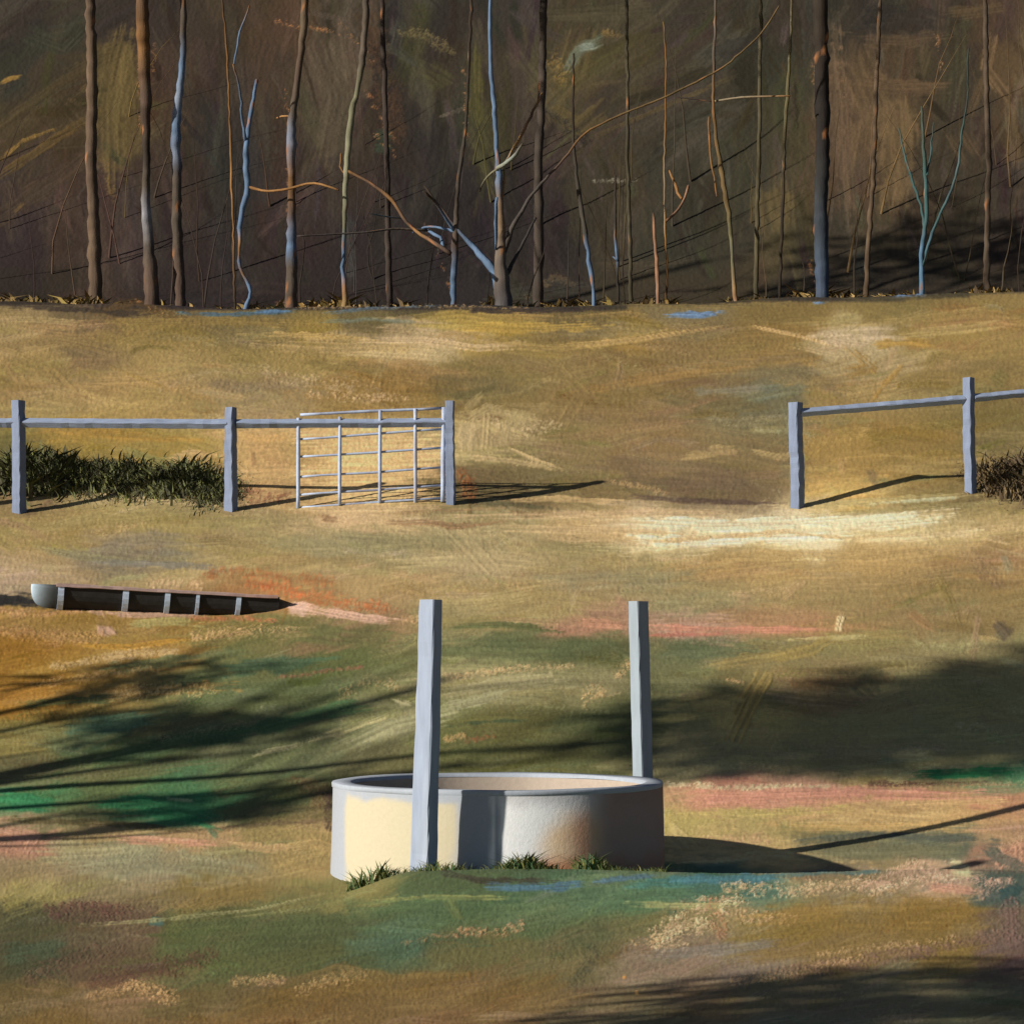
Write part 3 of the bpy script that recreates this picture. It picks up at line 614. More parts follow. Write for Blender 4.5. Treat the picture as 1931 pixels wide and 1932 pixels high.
# ------------------------------------------------------------------ the land: one sheet
def build_land():
    Yf = np.concatenate([np.arange(1.0, 14, 0.004), np.arange(14, 118, 0.01)])
    zf = gz(np.zeros_like(Yf), Yf)
    pyf = HY - F * zf / Yf
    STEP = 1.95
    metric = np.abs(np.diff(pyf)) + np.diff(Yf) * 8.0
    metric[Yf[1:] < 9.0] *= 0.06
    metric[(pyf[1:] < -60)] *= 0.08
    cum = np.concatenate([[0], np.cumsum(metric)])
    nrow = int(cum[-1] / STEP)
    Yr = np.interp(np.linspace(0, cum[-1], nrow), cum, Yf)
    Yr = np.concatenate([[-90, -60, -40, -25, -15, -8, -4, -1.5, 0.0], Yr])
    inner = (np.arange(-30, 1962, STEP) - CX) / F
    outer = inner[-1] + np.cumsum(np.geomspace(0.003, 1.6, 46))
    U = np.concatenate([-(outer[::-1] + (-inner[0] - inner[-1])), inner, outer])
    nR, nC = len(Yr), len(U)
    Wd = np.maximum(Yr, 4.5)
    X = U[None, :] * Wd[:, None]
    Y = np.repeat(Yr[:, None], nC, 1)
    Z = gz(X, np.maximum(Y, 1.0))
    Yp = np.maximum(Y, 1.0)
    px = CX + F * X / Yp
    py = HY - F * Z / Yp
    def tri(v, a, b):
        L = b - a
        t = np.mod(v - a, 2 * L)
        return a + np.where(t > L, 2 * L - t, t)
    px = np.where((px < -120) | (px > 2050), tri(px, -120, 2050), px)
    py = np.where(py > 1990, tri(py, 1700, 1990), py)
    py = np.where(py < -50, tri(py, -50, 500), py)
    fx = np.clip((px - OX) * SX - .5, 0, CW - 1.01); fy = np.clip((py - OY) * SX - .5, 0, CH - 1.01)
    xi, yi = fx.astype(int), fy.astype(int)
    tx, ty = fx - xi, fy - yi
    def bil(A_):
        if A_.ndim == 3: a, b = tx[..., None], ty[..., None]
        else: a, b = tx, ty
        return (A_[yi, xi] * (1 - a) + A_[yi, xi + 1] * a) * (1 - b) + (A_[yi + 1, xi] * (1 - a) + A_[yi + 1, xi + 1] * a) * b
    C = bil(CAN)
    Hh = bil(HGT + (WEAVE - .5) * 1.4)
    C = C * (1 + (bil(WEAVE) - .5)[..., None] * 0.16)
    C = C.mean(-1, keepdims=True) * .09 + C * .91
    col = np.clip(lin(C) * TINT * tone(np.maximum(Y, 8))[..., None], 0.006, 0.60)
    # brush-thick relief of tussocks: pushed out along the slope's normal
    s = np.gradient(prof(np.clip(Yr, 1, 119)), Yr)
    nz_ = 1 / np.sqrt(1 + s**2); ny_ = -s * nz_
    amp = (np.clip(Yp, 8, 90) / 2307.0) * 0.55 * np.where(Y > 8.0, 1, 0.3)
    d = (Hh - 0.4) * amp
    Yo = Y + d * ny_[:, None]
    Z = Z + d * nz_[:, None]
    V = np.stack([X, Yo, Z], -1).reshape(-1, 3)
    idx = np.arange(nR * nC).reshape(nR, nC)
    Q = np.stack([idx[:-1, :-1], idx[:-1, 1:], idx[1:, 1:], idx[1:, :-1]], -1).reshape(-1, 4)
    print('land', V.shape, Q.shape)
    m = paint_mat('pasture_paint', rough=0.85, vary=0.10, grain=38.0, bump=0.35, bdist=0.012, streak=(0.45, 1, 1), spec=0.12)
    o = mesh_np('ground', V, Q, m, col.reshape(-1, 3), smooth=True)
    prop(o, kind='structure', label='pasture of dry and green grass climbing to a dark wooded hillside')
build_land()
print('land built', round(time.time() - T0, 1))

# ------------------------------------------------------------------ solid builders
def boxpts(w, d, h, nz=14, jit=0.0, lean=(0, 0), taper=0.0, seed=0, cham=0.06, topj=0.0):
    """upright squared timber: (V, F), base at origin, chamfered corners, slightly uneven"""
    r = np.random.default_rng(seed)
    c = cham
    sec = np.array([(-.5 + c, -.5), (.5 - c, -.5), (.5, -.5 + c), (.5, .5 - c), (.5 - c, .5), (-.5 + c, .5), (-.5, .5 - c), (-.5, -.5 + c)])
    V, Fc = [], []
    wob = np.cumsum(r.normal(0, 1, (nz + 1, 2)), 0)
    wob -= np.linspace(0, 1, nz + 1)[:, None] * wob[-1]
    for k in range(nz + 1):
        t = k / nz
        s = 1 - taper * t
        off = np.array(lean) * t + wob[k] * jit * 0.35
        e = r.normal(0, jit, (8, 2))
        for j, p in enumerate(sec):
            V.append((p[0] * w * s + off[0] + e[j // 2 * 2 % 8][0] * .5, p[1] * d * s + off[1] + e[j // 2 * 2 % 8][1] * .5, h * t + (topj * p[0] if k == nz else 0)))
    for k in range(nz):
        for j in range(8):
            a, b = k * 8 + j, k * 8 + (j + 1) % 8
            Fc.append((a, b, b + 8, a + 8))
    Fc.append(tuple(range(nz * 8, nz * 8 + 8)))
    Fc.append(tuple(range(7, -1, -1)))
    return np.array(V), Fc

def beam(a, b, w, h, roll=0.0, n=16, jit=0.0, seed=0, cham=0.12):
    """squared bar from a to b"""
    a, b = np.array(a, float), np.array(b, float)
    L = np.linalg.norm(b - a)
    V, Fc = boxpts(w, h, L, nz=n, jit=jit, seed=seed, cham=cham)
    z = (b - a) / L
    upv = np.array([0, 0, 1.0]) if abs(z[2]) < 0.9 else np.array([0, 1.0, 0])
    x = np.cross(upv, z); x /= np.linalg.norm(x)
    y = np.cross(z, x)
    cr, sr = math.cos(roll), math.sin(roll)
    x2 = x * cr + y * sr; y2 = -x * sr + y * cr
    W = a[None] + V[:, :1] * x2 + V[:, 1:2] * y2 + V[:, 2:3] * z
    return W, Fc

def tube(P, R, n=7, cols=None, closed=True):
    P = np.asarray(P, float); R = np.asarray(R, float)
    V, Fc = [], []
    m = len(P)
    ref = np.array([0.0, -1.0, 0.05])
    for i in range(m):
        t = P[min(i + 1, m - 1)] - P[max(i - 1, 0)]
        t /= np.linalg.norm(t) + 1e-9
        u = np.cross(ref, t); 
        if np.linalg.norm(u) < 1e-3: u = np.cross([1, 0, 0], t)
        u /= np.linalg.norm(u); v = np.cross(t, u)
        for j in range(n):
            a = 2 * math.pi * j / n
            V.append(P[i] + R[i] * (math.cos(a) * u + math.sin(a) * v))
    for i in range(m - 1):
        for j in range(n):
            a, b = i * n + j, i * n + (j + 1) % n
            Fc.append((a, b, b + n, a + n))
    if closed:
        Fc.append(tuple(range(n - 1, -1, -1))); Fc.append(tuple(range((m - 1) * n, m * n)))
    return np.array(V), Fc

def join(parts):
    Vs, Fs, o = [], [], 0
    for V, Fc in parts:
        Vs.append(V); Fs += [tuple(i + o for i in f) for f in Fc]; o += len(V)
    return np.vstack(Vs), Fs

# ------------------------------------------------------------------ materials of the built things
M_post = paint_mat('pale_blue_paint_on_timber', alb((176, 190, 214), 0.60), rough=0.7, vary=0.16, grain=22, bump=0.5, bdist=0.006, streak=(1, 1, 0.12), spec=0.2, hue=alb((196, 202, 210), .68))
M_post2 = paint_mat('greenish_white_paint_on_timber', alb((180, 194, 206), 0.55), rough=0.7, vary=0.14, grain=22, bump=0.5, bdist=0.006, streak=(1, 1, 0.12), spec=0.2)
M_fence = paint_mat('blue_grey_weathered_timber', alb((140, 154, 182), 0.58), rough=0.75, vary=0.20, grain=16, bump=0.5, bdist=0.01, streak=(1, 1, 0.2), spec=0.15, hue=alb((116, 130, 158), .58))
M_rail = paint_mat('blue_grey_weathered_rail', alb((152, 166, 192), 0.72), rough=0.75, vary=0.22, grain=16, bump=0.5, bdist=0.01, streak=(0.2, 1, 1), spec=0.15, hue=alb((116, 130, 158), .72))
M_gate = paint_mat('galvanised_gate_paint', alb((176, 190, 216), 0.78), rough=0.6, vary=0.2, grain=20, bump=0.3, bdist=0.004, spec=0.3, hue=alb((110, 90, 92), .8))
M_tank = paint_mat('whitewashed_concrete', rough=0.85, vary=0.05, grain=36, bump=0.4, bdist=0.006, spec=0.15)
M_rim = paint_mat('pale_rim_concrete', rough=0.75, vary=0.10, grain=30, bump=0.4, bdist=0.005, spec=0.2)
M_bark = paint_mat('painted_bark', rough=0.85, vary=0.25, grain=9, bump=0.6, bdist=0.03, streak=(1, 1, 0.15), spec=0.1)
M_leaf = paint_mat('dry_foliage', rough=0.85, vary=0.18, grain=6, bump=0.0, spec=0.1)
M_grass = paint_mat('grass_blades', rough=0.8, vary=0.15, grain=30, bump=0.0, spec=0.1)
M_tro = paint_mat('dark_trough_steel', alb((50, 50, 50), 0.75), rough=0.7, vary=0.3, grain=14, bump=0.4, bdist=0.008, spec=0.2)
M_trorim = paint_mat('pinkish_trough_rim', alb((190, 164, 158), 0.75), rough=0.7, vary=0.2, grain=12, bump=0.3, bdist=0.005, spec=0.2, hue=alb((170, 120, 96), .8))
M_strap = paint_mat('pale_blue_trough_strap', alb((172, 190, 214), 1.1), rough=0.7, vary=0.2, grain=18, bump=0.3, bdist=0.005, spec=0.2)
M_troend = paint_mat('grey_blue_trough_end', rough=0.7, vary=0.12, grain=18, bump=0.3, bdist=0.005, spec=0.2)
mw = bpy.data.materials.new('still_water')
mw.use_nodes = True
_b = mw.node_tree.nodes['Principled BSDF']
_b.inputs['Base Color'].default_value = (0.02, 0.03, 0.025, 1)
_b.inputs['Roughness'].default_value = 0.08

# ------------------------------------------------------------------ round water tank
TX, TY, TR = -0.103, 16.6, 1.195
RIMZ = -0.926
def tank():
    root = empty('water_tank', (TX, TY, -1.62))
    prop(root, 'large round whitewashed concrete water tank sunk in the grass between two tall posts', 'water tank')
    base = np.array([TX, TY, -1.62])
    n, mz = 360, 46
    zb, zt = -1.95, RIMZ - 0.034
    ph = np.linspace(0, 2 * math.pi, n, endpoint=False)
    zz = np.linspace(zb, zt, mz)
    PH, ZZ = np.meshgrid(ph, zz)
    Rr = TR - 0.012 + 0.022 * (zt - ZZ) / (zt - zb) * 1.2 + 0.003 * np.sin(PH * 7 + ZZ * 3)
    X = TX + Rr * np.sin(PH); Y = TY - Rr * np.cos(PH)
    V = np.stack([X, Y, ZZ], -1).reshape(-1, 3)
    # colour: coats of cream, bluish wash and a rusty stain, each with its own uneven outline
    a = (PH + math.pi) % (2 * math.pi) - math.pi
    hgt = (ZZ - (-1.62)) / (zt + 1.62)
    wob = up(rng.random((8, 40)), mz, n) - .5
    wob2 = up(rng.random((16, 90)), mz, n) - .5
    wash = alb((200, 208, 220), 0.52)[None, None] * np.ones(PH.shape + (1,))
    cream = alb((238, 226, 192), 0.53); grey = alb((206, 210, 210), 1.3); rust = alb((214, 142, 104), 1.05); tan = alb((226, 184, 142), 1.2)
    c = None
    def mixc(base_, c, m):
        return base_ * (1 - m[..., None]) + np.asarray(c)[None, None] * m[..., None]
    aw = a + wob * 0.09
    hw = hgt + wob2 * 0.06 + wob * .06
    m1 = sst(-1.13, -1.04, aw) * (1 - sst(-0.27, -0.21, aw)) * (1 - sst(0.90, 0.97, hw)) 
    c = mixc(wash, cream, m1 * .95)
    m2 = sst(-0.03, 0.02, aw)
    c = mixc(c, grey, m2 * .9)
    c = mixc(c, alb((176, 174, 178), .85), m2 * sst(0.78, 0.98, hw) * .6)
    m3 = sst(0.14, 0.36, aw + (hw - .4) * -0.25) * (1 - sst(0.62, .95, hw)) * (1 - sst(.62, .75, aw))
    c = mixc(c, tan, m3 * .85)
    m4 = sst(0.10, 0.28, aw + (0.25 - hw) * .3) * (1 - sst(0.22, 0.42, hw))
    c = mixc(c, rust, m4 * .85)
    c = mixc(c, alb((150, 122, 108), .8), (sst(0.40, 0.75, aw) + (aw < -2.4)).clip(0, 1) * .9)  # shade put into the colour: brown over the half turned from the sun
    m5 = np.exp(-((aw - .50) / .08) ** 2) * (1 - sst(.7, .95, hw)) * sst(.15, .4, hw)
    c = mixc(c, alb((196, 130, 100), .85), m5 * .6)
    idx = np.arange(n * mz).reshape(mz, n)
    nx = np.roll(idx, -1, axis=1)
    Q = np.stack([idx[:-1], nx[:-1], nx[1:], idx[1:]], -1).reshape(-1, 4)
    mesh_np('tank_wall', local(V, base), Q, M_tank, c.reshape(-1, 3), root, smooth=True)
    # rim: lathed ring
    prof_ = [(TR - 0.0115, RIMZ - 0.036), (TR - 0.008, RIMZ - 0.032), (TR - 0.006, RIMZ - 0.006), (TR - 0.012, RIMZ + 0.001), (TR - 0.12, RIMZ), (TR - 0.135, RIMZ - 0.006), (TR - 0.138, RIMZ - 0.03)]
    n2 = 240
    V = []; cc = []
    ph = np.linspace(0, 2 * math.pi, n2, endpoint=False)
    off = 0.018 * np.sin(ph * 2 + .6) + 0.006 * np.sin(ph * 9)
    for k, (r, z) in enumerate(prof_):
        rr = r + (off if k >= 4 else 0.0015 * np.sin(ph * 11))
        V.append(np.stack([TX + rr * np.sin(ph), TY - rr * np.cos(ph), np.full(n2, z) + 0.002 * np.sin(ph * 6 + k)], -1))
        cb = alb((206, 216, 230), .5) * np.ones((n2, 3))
        w = up(rng.random((2, 30)), 2, n2)[0][:, None]
        cc.append(cb * (0.92 + .14 * w))
    V = np.vstack(V); cc = np.vstack(cc)
    idx = np.arange(n2 * len(prof_)).reshape(len(prof_), n2); nx = np.roll(idx, -1, 1)
    Q = np.stack([idx[:-1], nx[:-1], nx[1:], idx[1:]], -1).reshape(-1, 4)
    mesh_np('rim', local(V, base), Q, M_rim, cc, root, smooth=False)
    # inner lining
    V = []; cc = []
    zs = [RIMZ - 0.031, RIMZ - 0.12, RIMZ - 0.25, -1.5]
    for z in zs:
        rr = TR - 0.139 + off
        V.append(np.stack([TX + rr * np.sin(ph), TY - rr * np.cos(ph), np.full(n2, z)], -1))
        a2 = (ph % (2 * math.pi))
        w = sst(2.1, 2.9, a2) * (1 - sst(2.9, 4.6, a2))       # unused mask of the sunlit back right wall
        back = sst(1.5, 2.2, a2) * (1 - sst(2.5, 3.5, a2))
        cc.append(np.repeat(alb((196, 180, 164), .66)[None], n2, 0))
    V = np.vstack(V); cc = np.vstack(cc)
    idx = np.arange(n2 * len(zs)).reshape(len(zs), n2); nx = np.roll(idx, -1, 1)
    Q = np.stack([idx[:-1], nx[:-1], nx[1:], idx[1:]], -1).reshape(-1, 4)
    mesh_np('lining', local(V, base), Q, M_rim, cc, root, smooth=True)
    rr = TR - 0.142 + off
    V = np.vstack([np.stack([TX + rr * np.sin(ph), TY - rr * np.cos(ph), np.full(n2, -1.16)], -1), [[TX, TY, -1.16]]])
    Fq = [(i, (i + 1) % n2, n2) for i in range(n2)]
    mesh_np('water', local(V, base), Fq, mw, None, root)
tank()

def square_post(name, foot, top_xyz, w, d, yaw, label, cat, mat, seed, group=None, taper=0.12, bury=0.25, jit=0.004, parent=None, nz=22, tilt=0.0):
    foot = np.array(foot, float); top = np.array(top_xyz, float)
    h = top[2] - foot[2]
    V, Fc = boxpts(w, d, h + bury, nz=nz, jit=jit, taper=taper, seed=seed, topj=tilt)
    ca, sa = math.cos(yaw), math.sin(yaw)
    V = np.stack([V[:, 0] * ca - V[:, 1] * sa, V[:, 0] * sa + V[:, 1] * ca, V[:, 2] - bury], -1)
    k = V[:, 2:3] / h
    V[:, :2] += k * (top - foot)[None, :2]
    if parent is None:
        o = mesh_np(name, V, Fc, mat)
        o.location = foot
        return prop(o, label, cat, group)
    return mesh_np(name, V + foot - np.array(parent.location), Fc, mat, None, parent)

# two tall posts
Yp1 = 15.20
f1 = at(799, 1644, Yp1); t1 = at(812, 1131, Yp1)
square_post('post', f1, t1, 0.140, 0.145, math.radians(-27), 'tall pale blue post standing in front of the round tank, its foot in the grass', 'post', M_post, 3, 'tall posts beside the round tank', taper=0.20, jit=0.003)
Yp2 = 17.42
f2 = at(1217, 1600, Yp2); t2 = at(1203.5, 1134, Yp2); f2[2] = float(gz(f2[0], Yp2))
square_post('post', f2, t2, 0.095, 0.15, math.radians(-38), 'tall pale post behind the right rim of the round tank', 'post', M_post2, 4, 'tall posts beside the round tank', taper=0.05, jit=0.003)

# ------------------------------------------------------------------ fences and gate
def fence_post(root, fx, fy, tx, ty, wpx, seed, yaw=-30, taper=0.1, mat=None, name='post'):
    g = ground(fx, fy)
    t = at(tx, ty, g[1])
    w = wpx / F * g[1]
    return square_post(name, g, t, w * 0.82, w * 0.82, math.radians(yaw), None, None, mat or M_fence, seed, taper=taper, bury=0.2, jit=0.006, parent=root), g

ROLL = -48
gL1 = ground(36, 966); gL2 = ground(438, 962); gG = ground(849, 950)
fl = empty('post_and_rail_fence', gL1)
prop(fl, 'blue grey post and rail fence on the left, running behind the metal gate', 'fence', 'timber fences across the pasture')
_, a1 = fence_post(fl, 37, 966, 34, 755, 25, 21)
_, a2 = fence_post(fl, 436, 962, 436, 768, 25, 22, taper=0.22)
_, a3 = fence_post(fl, 850, 950, 849, 756, 19, 23, yaw=-10, taper=0.0)
def rail(root, pA, YA, pB, YB, wpx, seed, roll=45, sag=0.0):
    a = at(pA[0], pA[1], YA); b = at(pB[0], pB[1], YB)
    w = wpx / F * (YA + YB) / 2
    V, Fc = beam(a, b, w * .74, w * .74, roll=math.radians(ROLL), n=26, jit=0.004, seed=seed, cham=0.10)
    return mesh_np('rail', V - np.array(root.location), Fc, M_rail, None, root)
rail(fl, (-190, 800), a1[1] + .05, (30, 797), a1[1] + .02, 19, 30)
rail(fl, (42, 797), a1[1] + 0.0, (429, 799), a2[1], 19, 31)
rail(fl, (446, 799), a2[1], (842, 797), a3[1] + .04, 18, 32)
fence_post(fl, -200, 968, -202, 758, 25, 24)

fr = empty('post_and_rail_fence', ground(1503, 955))
prop(fr, 'dark blue grey post and rail fence on the right, with its rail climbing', 'fence', 'timber fences across the pasture')
_, b1 = fence_post(fr, 1504, 957, 1500, 759, 24, 25, taper=-0.02, yaw=-42)
_, b2 = fence_post(fr, 1830, 928, 1826, 712, 21, 26, taper=0.02, yaw=-44)
_, b3 = fence_post(fr, 2120, 905, 2118, 688, 22, 27)
rail(fr, (1509, 778), b1[1], (1818, 753), b2[1], 17, 33)
rail(fr, (1836, 750), b2[1], (2112, 722), b3[1], 16, 34)

def gate():
    Y0, Y1 = ground(563, 959)[1] + .02, ground(836, 947)[1] - .02
    print('gate', Y0, Y1, a3)
    root = empty('field_gate', at(563, 960, Y0))
    prop(root, 'light blue metal field gate of thin bars hung at the end of the left fence', 'gate')
    base = np.array(root.location)
    def Yat(px): return Y0 + (Y1 - Y0) * (px - 563) / (838 - 563)
    def g(px, py): return at(px, py, Yat(px))
    def bar(name, p, q, wpx, seed, dy=0.0):
        w = wpx / F * 26.6
        a, b = g(*p), g(*q)
        a[1] += dy; b[1] += dy
        m_ = (a + b) / 2 + np.array([0, 0, rng.normal(0, .005)])
        Vs, Fc = tube([a, a * .7 + m_ * .3 + rng.normal(0, .003, 3), m_, b * .7 + m_ * .3 + rng.normal(0, .003, 3), b], [w / 2, w * .46, w * .54, w * .48, w / 2], n=8)
        return mesh_np(name, Vs - base, Fc, M_gate, None, root, smooth=True)
    bar('stile', (563, 788), (562, 959), 7.6, 1)
    bar('stile', (836.5, 768), (835, 946), 9, 2)
    bar('top_bar', (566, 782), (836, 769), 5.6, 3)
    for (x, yt, yb) in [(641, 786, 953), (717, 774, 949), (783, 771, 948)]:
        bar('brace', (x, yt), (x + rng.normal(0, 1), yb), 7, 4, -0.012)
    for (yl, yr) in [(828, 809), (861, 844), (899, 881), (933, 915), (957, 939)]:
        bar('bar', (566, yl), (834, yr), 4.6, 5, 0.01)
gate()

# ------------------------------------------------------------------ feed trough
def trough():
    A0 = at(110, 1103, 24.45); 
    B0 = at(524, 1126, 25.0)
    Lv = B0 - A0; L = np.linalg.norm(Lv); ax = Lv / L
    right = np.cross(ax, [0, 0, 1.0]); right /= np.linalg.norm(right)      # towards the camera
    if right[1] > 0: right = -right
    upv = np.cross(right, ax); upv = upv if upv[2] > 0 else -upv
    R = 0.285
    root = empty('feed_trough', (A0 + B0) / 2 - np.array([0, 0, R]))
    prop(root, 'long dark half round feed trough with pale straps lying low in the grass', 'trough')
    base = np.array(root.location)
    C0 = A0 - right * R * 0.9      # axis of the half round, at rim level
    def ring(s, r, a0, a1, n):
        th = np.linspace(a0, a1, n)
        return np.array([C0 + ax * s + right * r * 1.0 * math.cos(t) * .9 + upv * (-r) * math.sin(t) for t in th])
    def shell(s0, s1, r, rin, a0=0.0, a1=math.pi, n=17, ns=2):
        V, Fc = [], []
        for s in np.linspace(s0, s1, ns):
            V.append(ring(s, r, a0, a1, n)); V.append(ring(s, rin, a0, a1, n))
        V = np.vstack(V)
        for k in range(ns - 1):
            for j in range(n - 1):
                o0, o1 = k * 2 * n, (k + 1) * 2 * n
                Fc.append((o0 + j, o0 + j + 1, o1 + j + 1, o1 + j))
                Fc.append((o0 + n + j + 1, o0 + n + j, o1 + n + j, o1 + n + j + 1))
            for j in (0, n - 1):
                Fc.append((o0 + j, o1 + j, o1 + n + j, o0 + n + j))
        e = 2 * n * (ns - 1)
        for j in range(n - 1):
            Fc.append((j + 1, j, n + j, n + j + 1)); Fc.append((e + j, e + j + 1, e + n + j + 1, e + n + j))
        return V, Fc
    V, Fc = shell(0, L, R, R - .012, ns=12)
    mesh_np('basin', V - base, Fc, M_tro, None, root, smooth=False)
    # bulged left end, sunlit paleness painted towards its outer curve, and a flat far end
    n, mm = 21, 12
    th = np.linspace(0, math.pi, n)
    for lay in (0,):
        V, c = [], []
        for k in range(mm + 1):
            t = k / mm * math.pi / 2 * .97
            for ro in (R, R - .014):
                V.append(np.array([C0 - ax * (0.004 + .27 * math.sin(t) * (ro / R)) + right * ro * math.cos(t) * math.cos(q) * .9 - upv * ro * math.cos(t) ** .7 * math.sin(q) for q in th]))
                w = (k / mm) ** 2.0
                c.append(np.repeat((alb((58, 62, 62), .8) * (1 - w) + alb((170, 190, 206), 1.1) * w)[None], n, 0))
        V = np.vstack(V); c = np.vstack(c); Fc = []
        for k in range(mm):
            o0, o1 = k * 2 * n, (k + 1) * 2 * n
            for j in range(n - 1):
                Fc.append((o0 + j + 1, o0 + j, o1 + j, o1 + j + 1)); Fc.append((o0 + n + j, o0 + n + j + 1, o1 + n + j + 1, o1 + n + j))
            for j in (0, n - 1): Fc.append((o0 + j, o0 + n + j, o1 + n + j, o1 + j))
        mesh_np('end_plate', V - base, Fc, M_troend, c, root, smooth=True)
    V, Fc = shell(L + .002, L + .02, R, R * .05)
    mesh_np('end_plate', V - base, Fc, M_tro, None, root)
    # rim flanges
    for sgn in (1, -1):
        p = C0 + right * R * .92 * sgn
        V, Fc = beam(p - ax * .02, p + ax * L, 0.05, 0.035, n=20, jit=0.004, seed=50 + sgn)
        mesh_np('rim', V - base, Fc, M_trorim, None, root)
    # straps at their places
    for k, pxx in enumerate([116, 238, 317, 374, 451]):
        # distance along the axis whose front lies on this bearing
        ss = np.linspace(0, L, 2000)
        P = A0[None] + ax[None] * ss[:, None]
        s = ss[np.argmin(np.abs(CX + F * P[:, 0] / P[:, 1] - pxx))]
        wd = [0.062, 0.062, 0.055, 0.036, 0.05][k]
        V, Fc = shell(s - wd / 2, s + wd / 2, R + 0.02, R + 0.002, a0=-0.02, a1=math.pi, n=17)
        mesh_np('strap', V - base, Fc, M_strap, None, root)
trough()

# ------------------------------------------------------------------ trees at the wood's edge
BRN = (104, 86, 74); BLU = (108, 132, 162); GRN = (124, 122, 98); OLV = (118, 98, 66); DRK = (62, 54, 46)
PNK = (160, 122, 96); TEA = (70, 100, 100); OCH = (136, 100, 62); GRY = (96, 86, 76); TAN = (176, 132, 84)
KB = 0.58
def limb(pts, Y, root, name, base, n=7, dY=0.0, seed=0):
    """pts: (px, py, width_px, colour)"""
    r = np.random.default_rng(seed + 77)
    P = np.array([(p[0], p[1]) for p in pts], float)
    W = np.array([p[2] for p in pts], float)
    Cc = np.array([alb(p[3], KB) for p in pts])
    seg = np.linalg.norm(np.diff(P, axis=0), axis=1)
    s = np.concatenate([[0], np.cumsum(seg)])
    m = max(len(pts), int(s[-1] / 13) + 2)
    t = np.linspace(0, s[-1], m)
    # smooth path through the points
    X = np.interp(t, s, P[:, 0]); Yy = np.interp(t, s, P[:, 1])
    if m > 6:
        k = np.array([.25, .5, .25])
        for _ in range(2):
            X[1:-1] = np.convolve(X, k, 'valid'); Yy[1:-1] = np.convolve(Yy, k, 'valid')
    Wd = np.interp(t, s, W) * (1 + r.normal(0, .07, m))
    X = X + r.normal(0, 0.7, m) * (np.arange(m) > 0)
    dep = Y + np.cumsum(r.normal(0, .02, m)) + dY * np.linspace(0, 1, m)
    pts3 = np.array([at(X[i], Yy[i], dep[i]) for i in range(m)])
    V, Fc = tube(pts3, Wd / 2 / F * dep, n=n)
    ci = np.stack([np.interp(t, s, Cc[:, k]) for k in range(3)], -1)
    ci = ci * (1 + r.normal(0, .12, (m, 1)))
    c = np.repeat(ci, n, 0)
    fl = r.random(len(c)) < .018
    c[fl] = alb((190, 130, 84), KB)[None] * r.uniform(.6, 1.1, (int(fl.sum()), 1))
    return mesh_np(name, V - base, Fc, M_bark, np.clip(c, .01, .6), root, smooth=True)

def spray_mesh(cent, rad, n, size, colfn, seed, droop=0.5, strips=4):
    """leaf sprays spread through an ellipsoid"""
    r = np.random.default_rng(seed)
    d = r.normal(0, 1, (n, 3)); d /= np.linalg.norm(d, axis=1)[:, None]
    rr = r.random(n) ** 0.45
    P = np.array(cent)[None] + d * rr[:, None] * np.array(rad)[None]
    return sprays(P, r, size, colfn, droop, strips)

def sprays(P, r, size, colfn, droop, strips, vertical=False, wid=0.10):
    n = len(P)
    V = np.zeros((n, strips, 6, 3)); 
    C = np.zeros((n, strips, 6, 3))
    az = r.uniform(0, 2 * math.pi, n)
    for k in range(strips):
        a = az + r.normal(0, .5, n)
        L = size * r.uniform(.5, 1.3, n)
        dz = r.uniform(-1.0, .35, n) * droop if not vertical else r.uniform(-1.0, 1.0, n) * droop
        dirv = np.stack([np.cos(a), np.sin(a), dz], -1)
        dirv /= np.linalg.norm(dirv, axis=1)[:, None]
        side = np.cross(dirv, np.array([0, 0, 1.0])[None]) + r.normal(0, .35, (n, 3))
        side /= np.linalg.norm(side, axis=1)[:, None]
        w = size * r.uniform(.5, 1.3, n) * wid
        p0 = P + r.normal(0, size * .12, (n, 3))
        p1 = p0 + dirv * (L * .5)[:, None]
        p2 = p0 + dirv * L[:, None] - np.array([0, 0, 1.0])[None] * (L * .22)[:, None]
        for j, (p, ww) in enumerate(((p0, .5), (p1, 1.0), (p2, .25))):
            V[:, k, 2 * j] = p - side * (w * ww)[:, None]
            V[:, k, 2 * j + 1] = p + side * (w * ww)[:, None]
    c = colfn(P)
    for k in range(strips):
        cc = c * (1 + r.normal(0, .16, (n, 1)))
        for j in range(6): C[:, k, j] = cc
    V = V.reshape(-1, 3); C = np.clip(C.reshape(-1, 3), .006, .5)
    b = (np.arange(n * strips) * 6)[:, None]
    Q = np.vstack([b + np.array([0, 1, 3, 2])[None], b + np.array([2, 3, 5, 4])[None]])
    return V, Q, C

def crown_for(root, base, x, Y, z, rad, n, col, seed, size=0.7):
    cf = lambda P: np.repeat(alb(col, .55)[None], len(P), 0)
    V, Q, C = spray_mesh((x, Y, z), rad, n, size, cf, seed)
    return mesh_np('crown', V - base, Q, M_leaf, C, root)

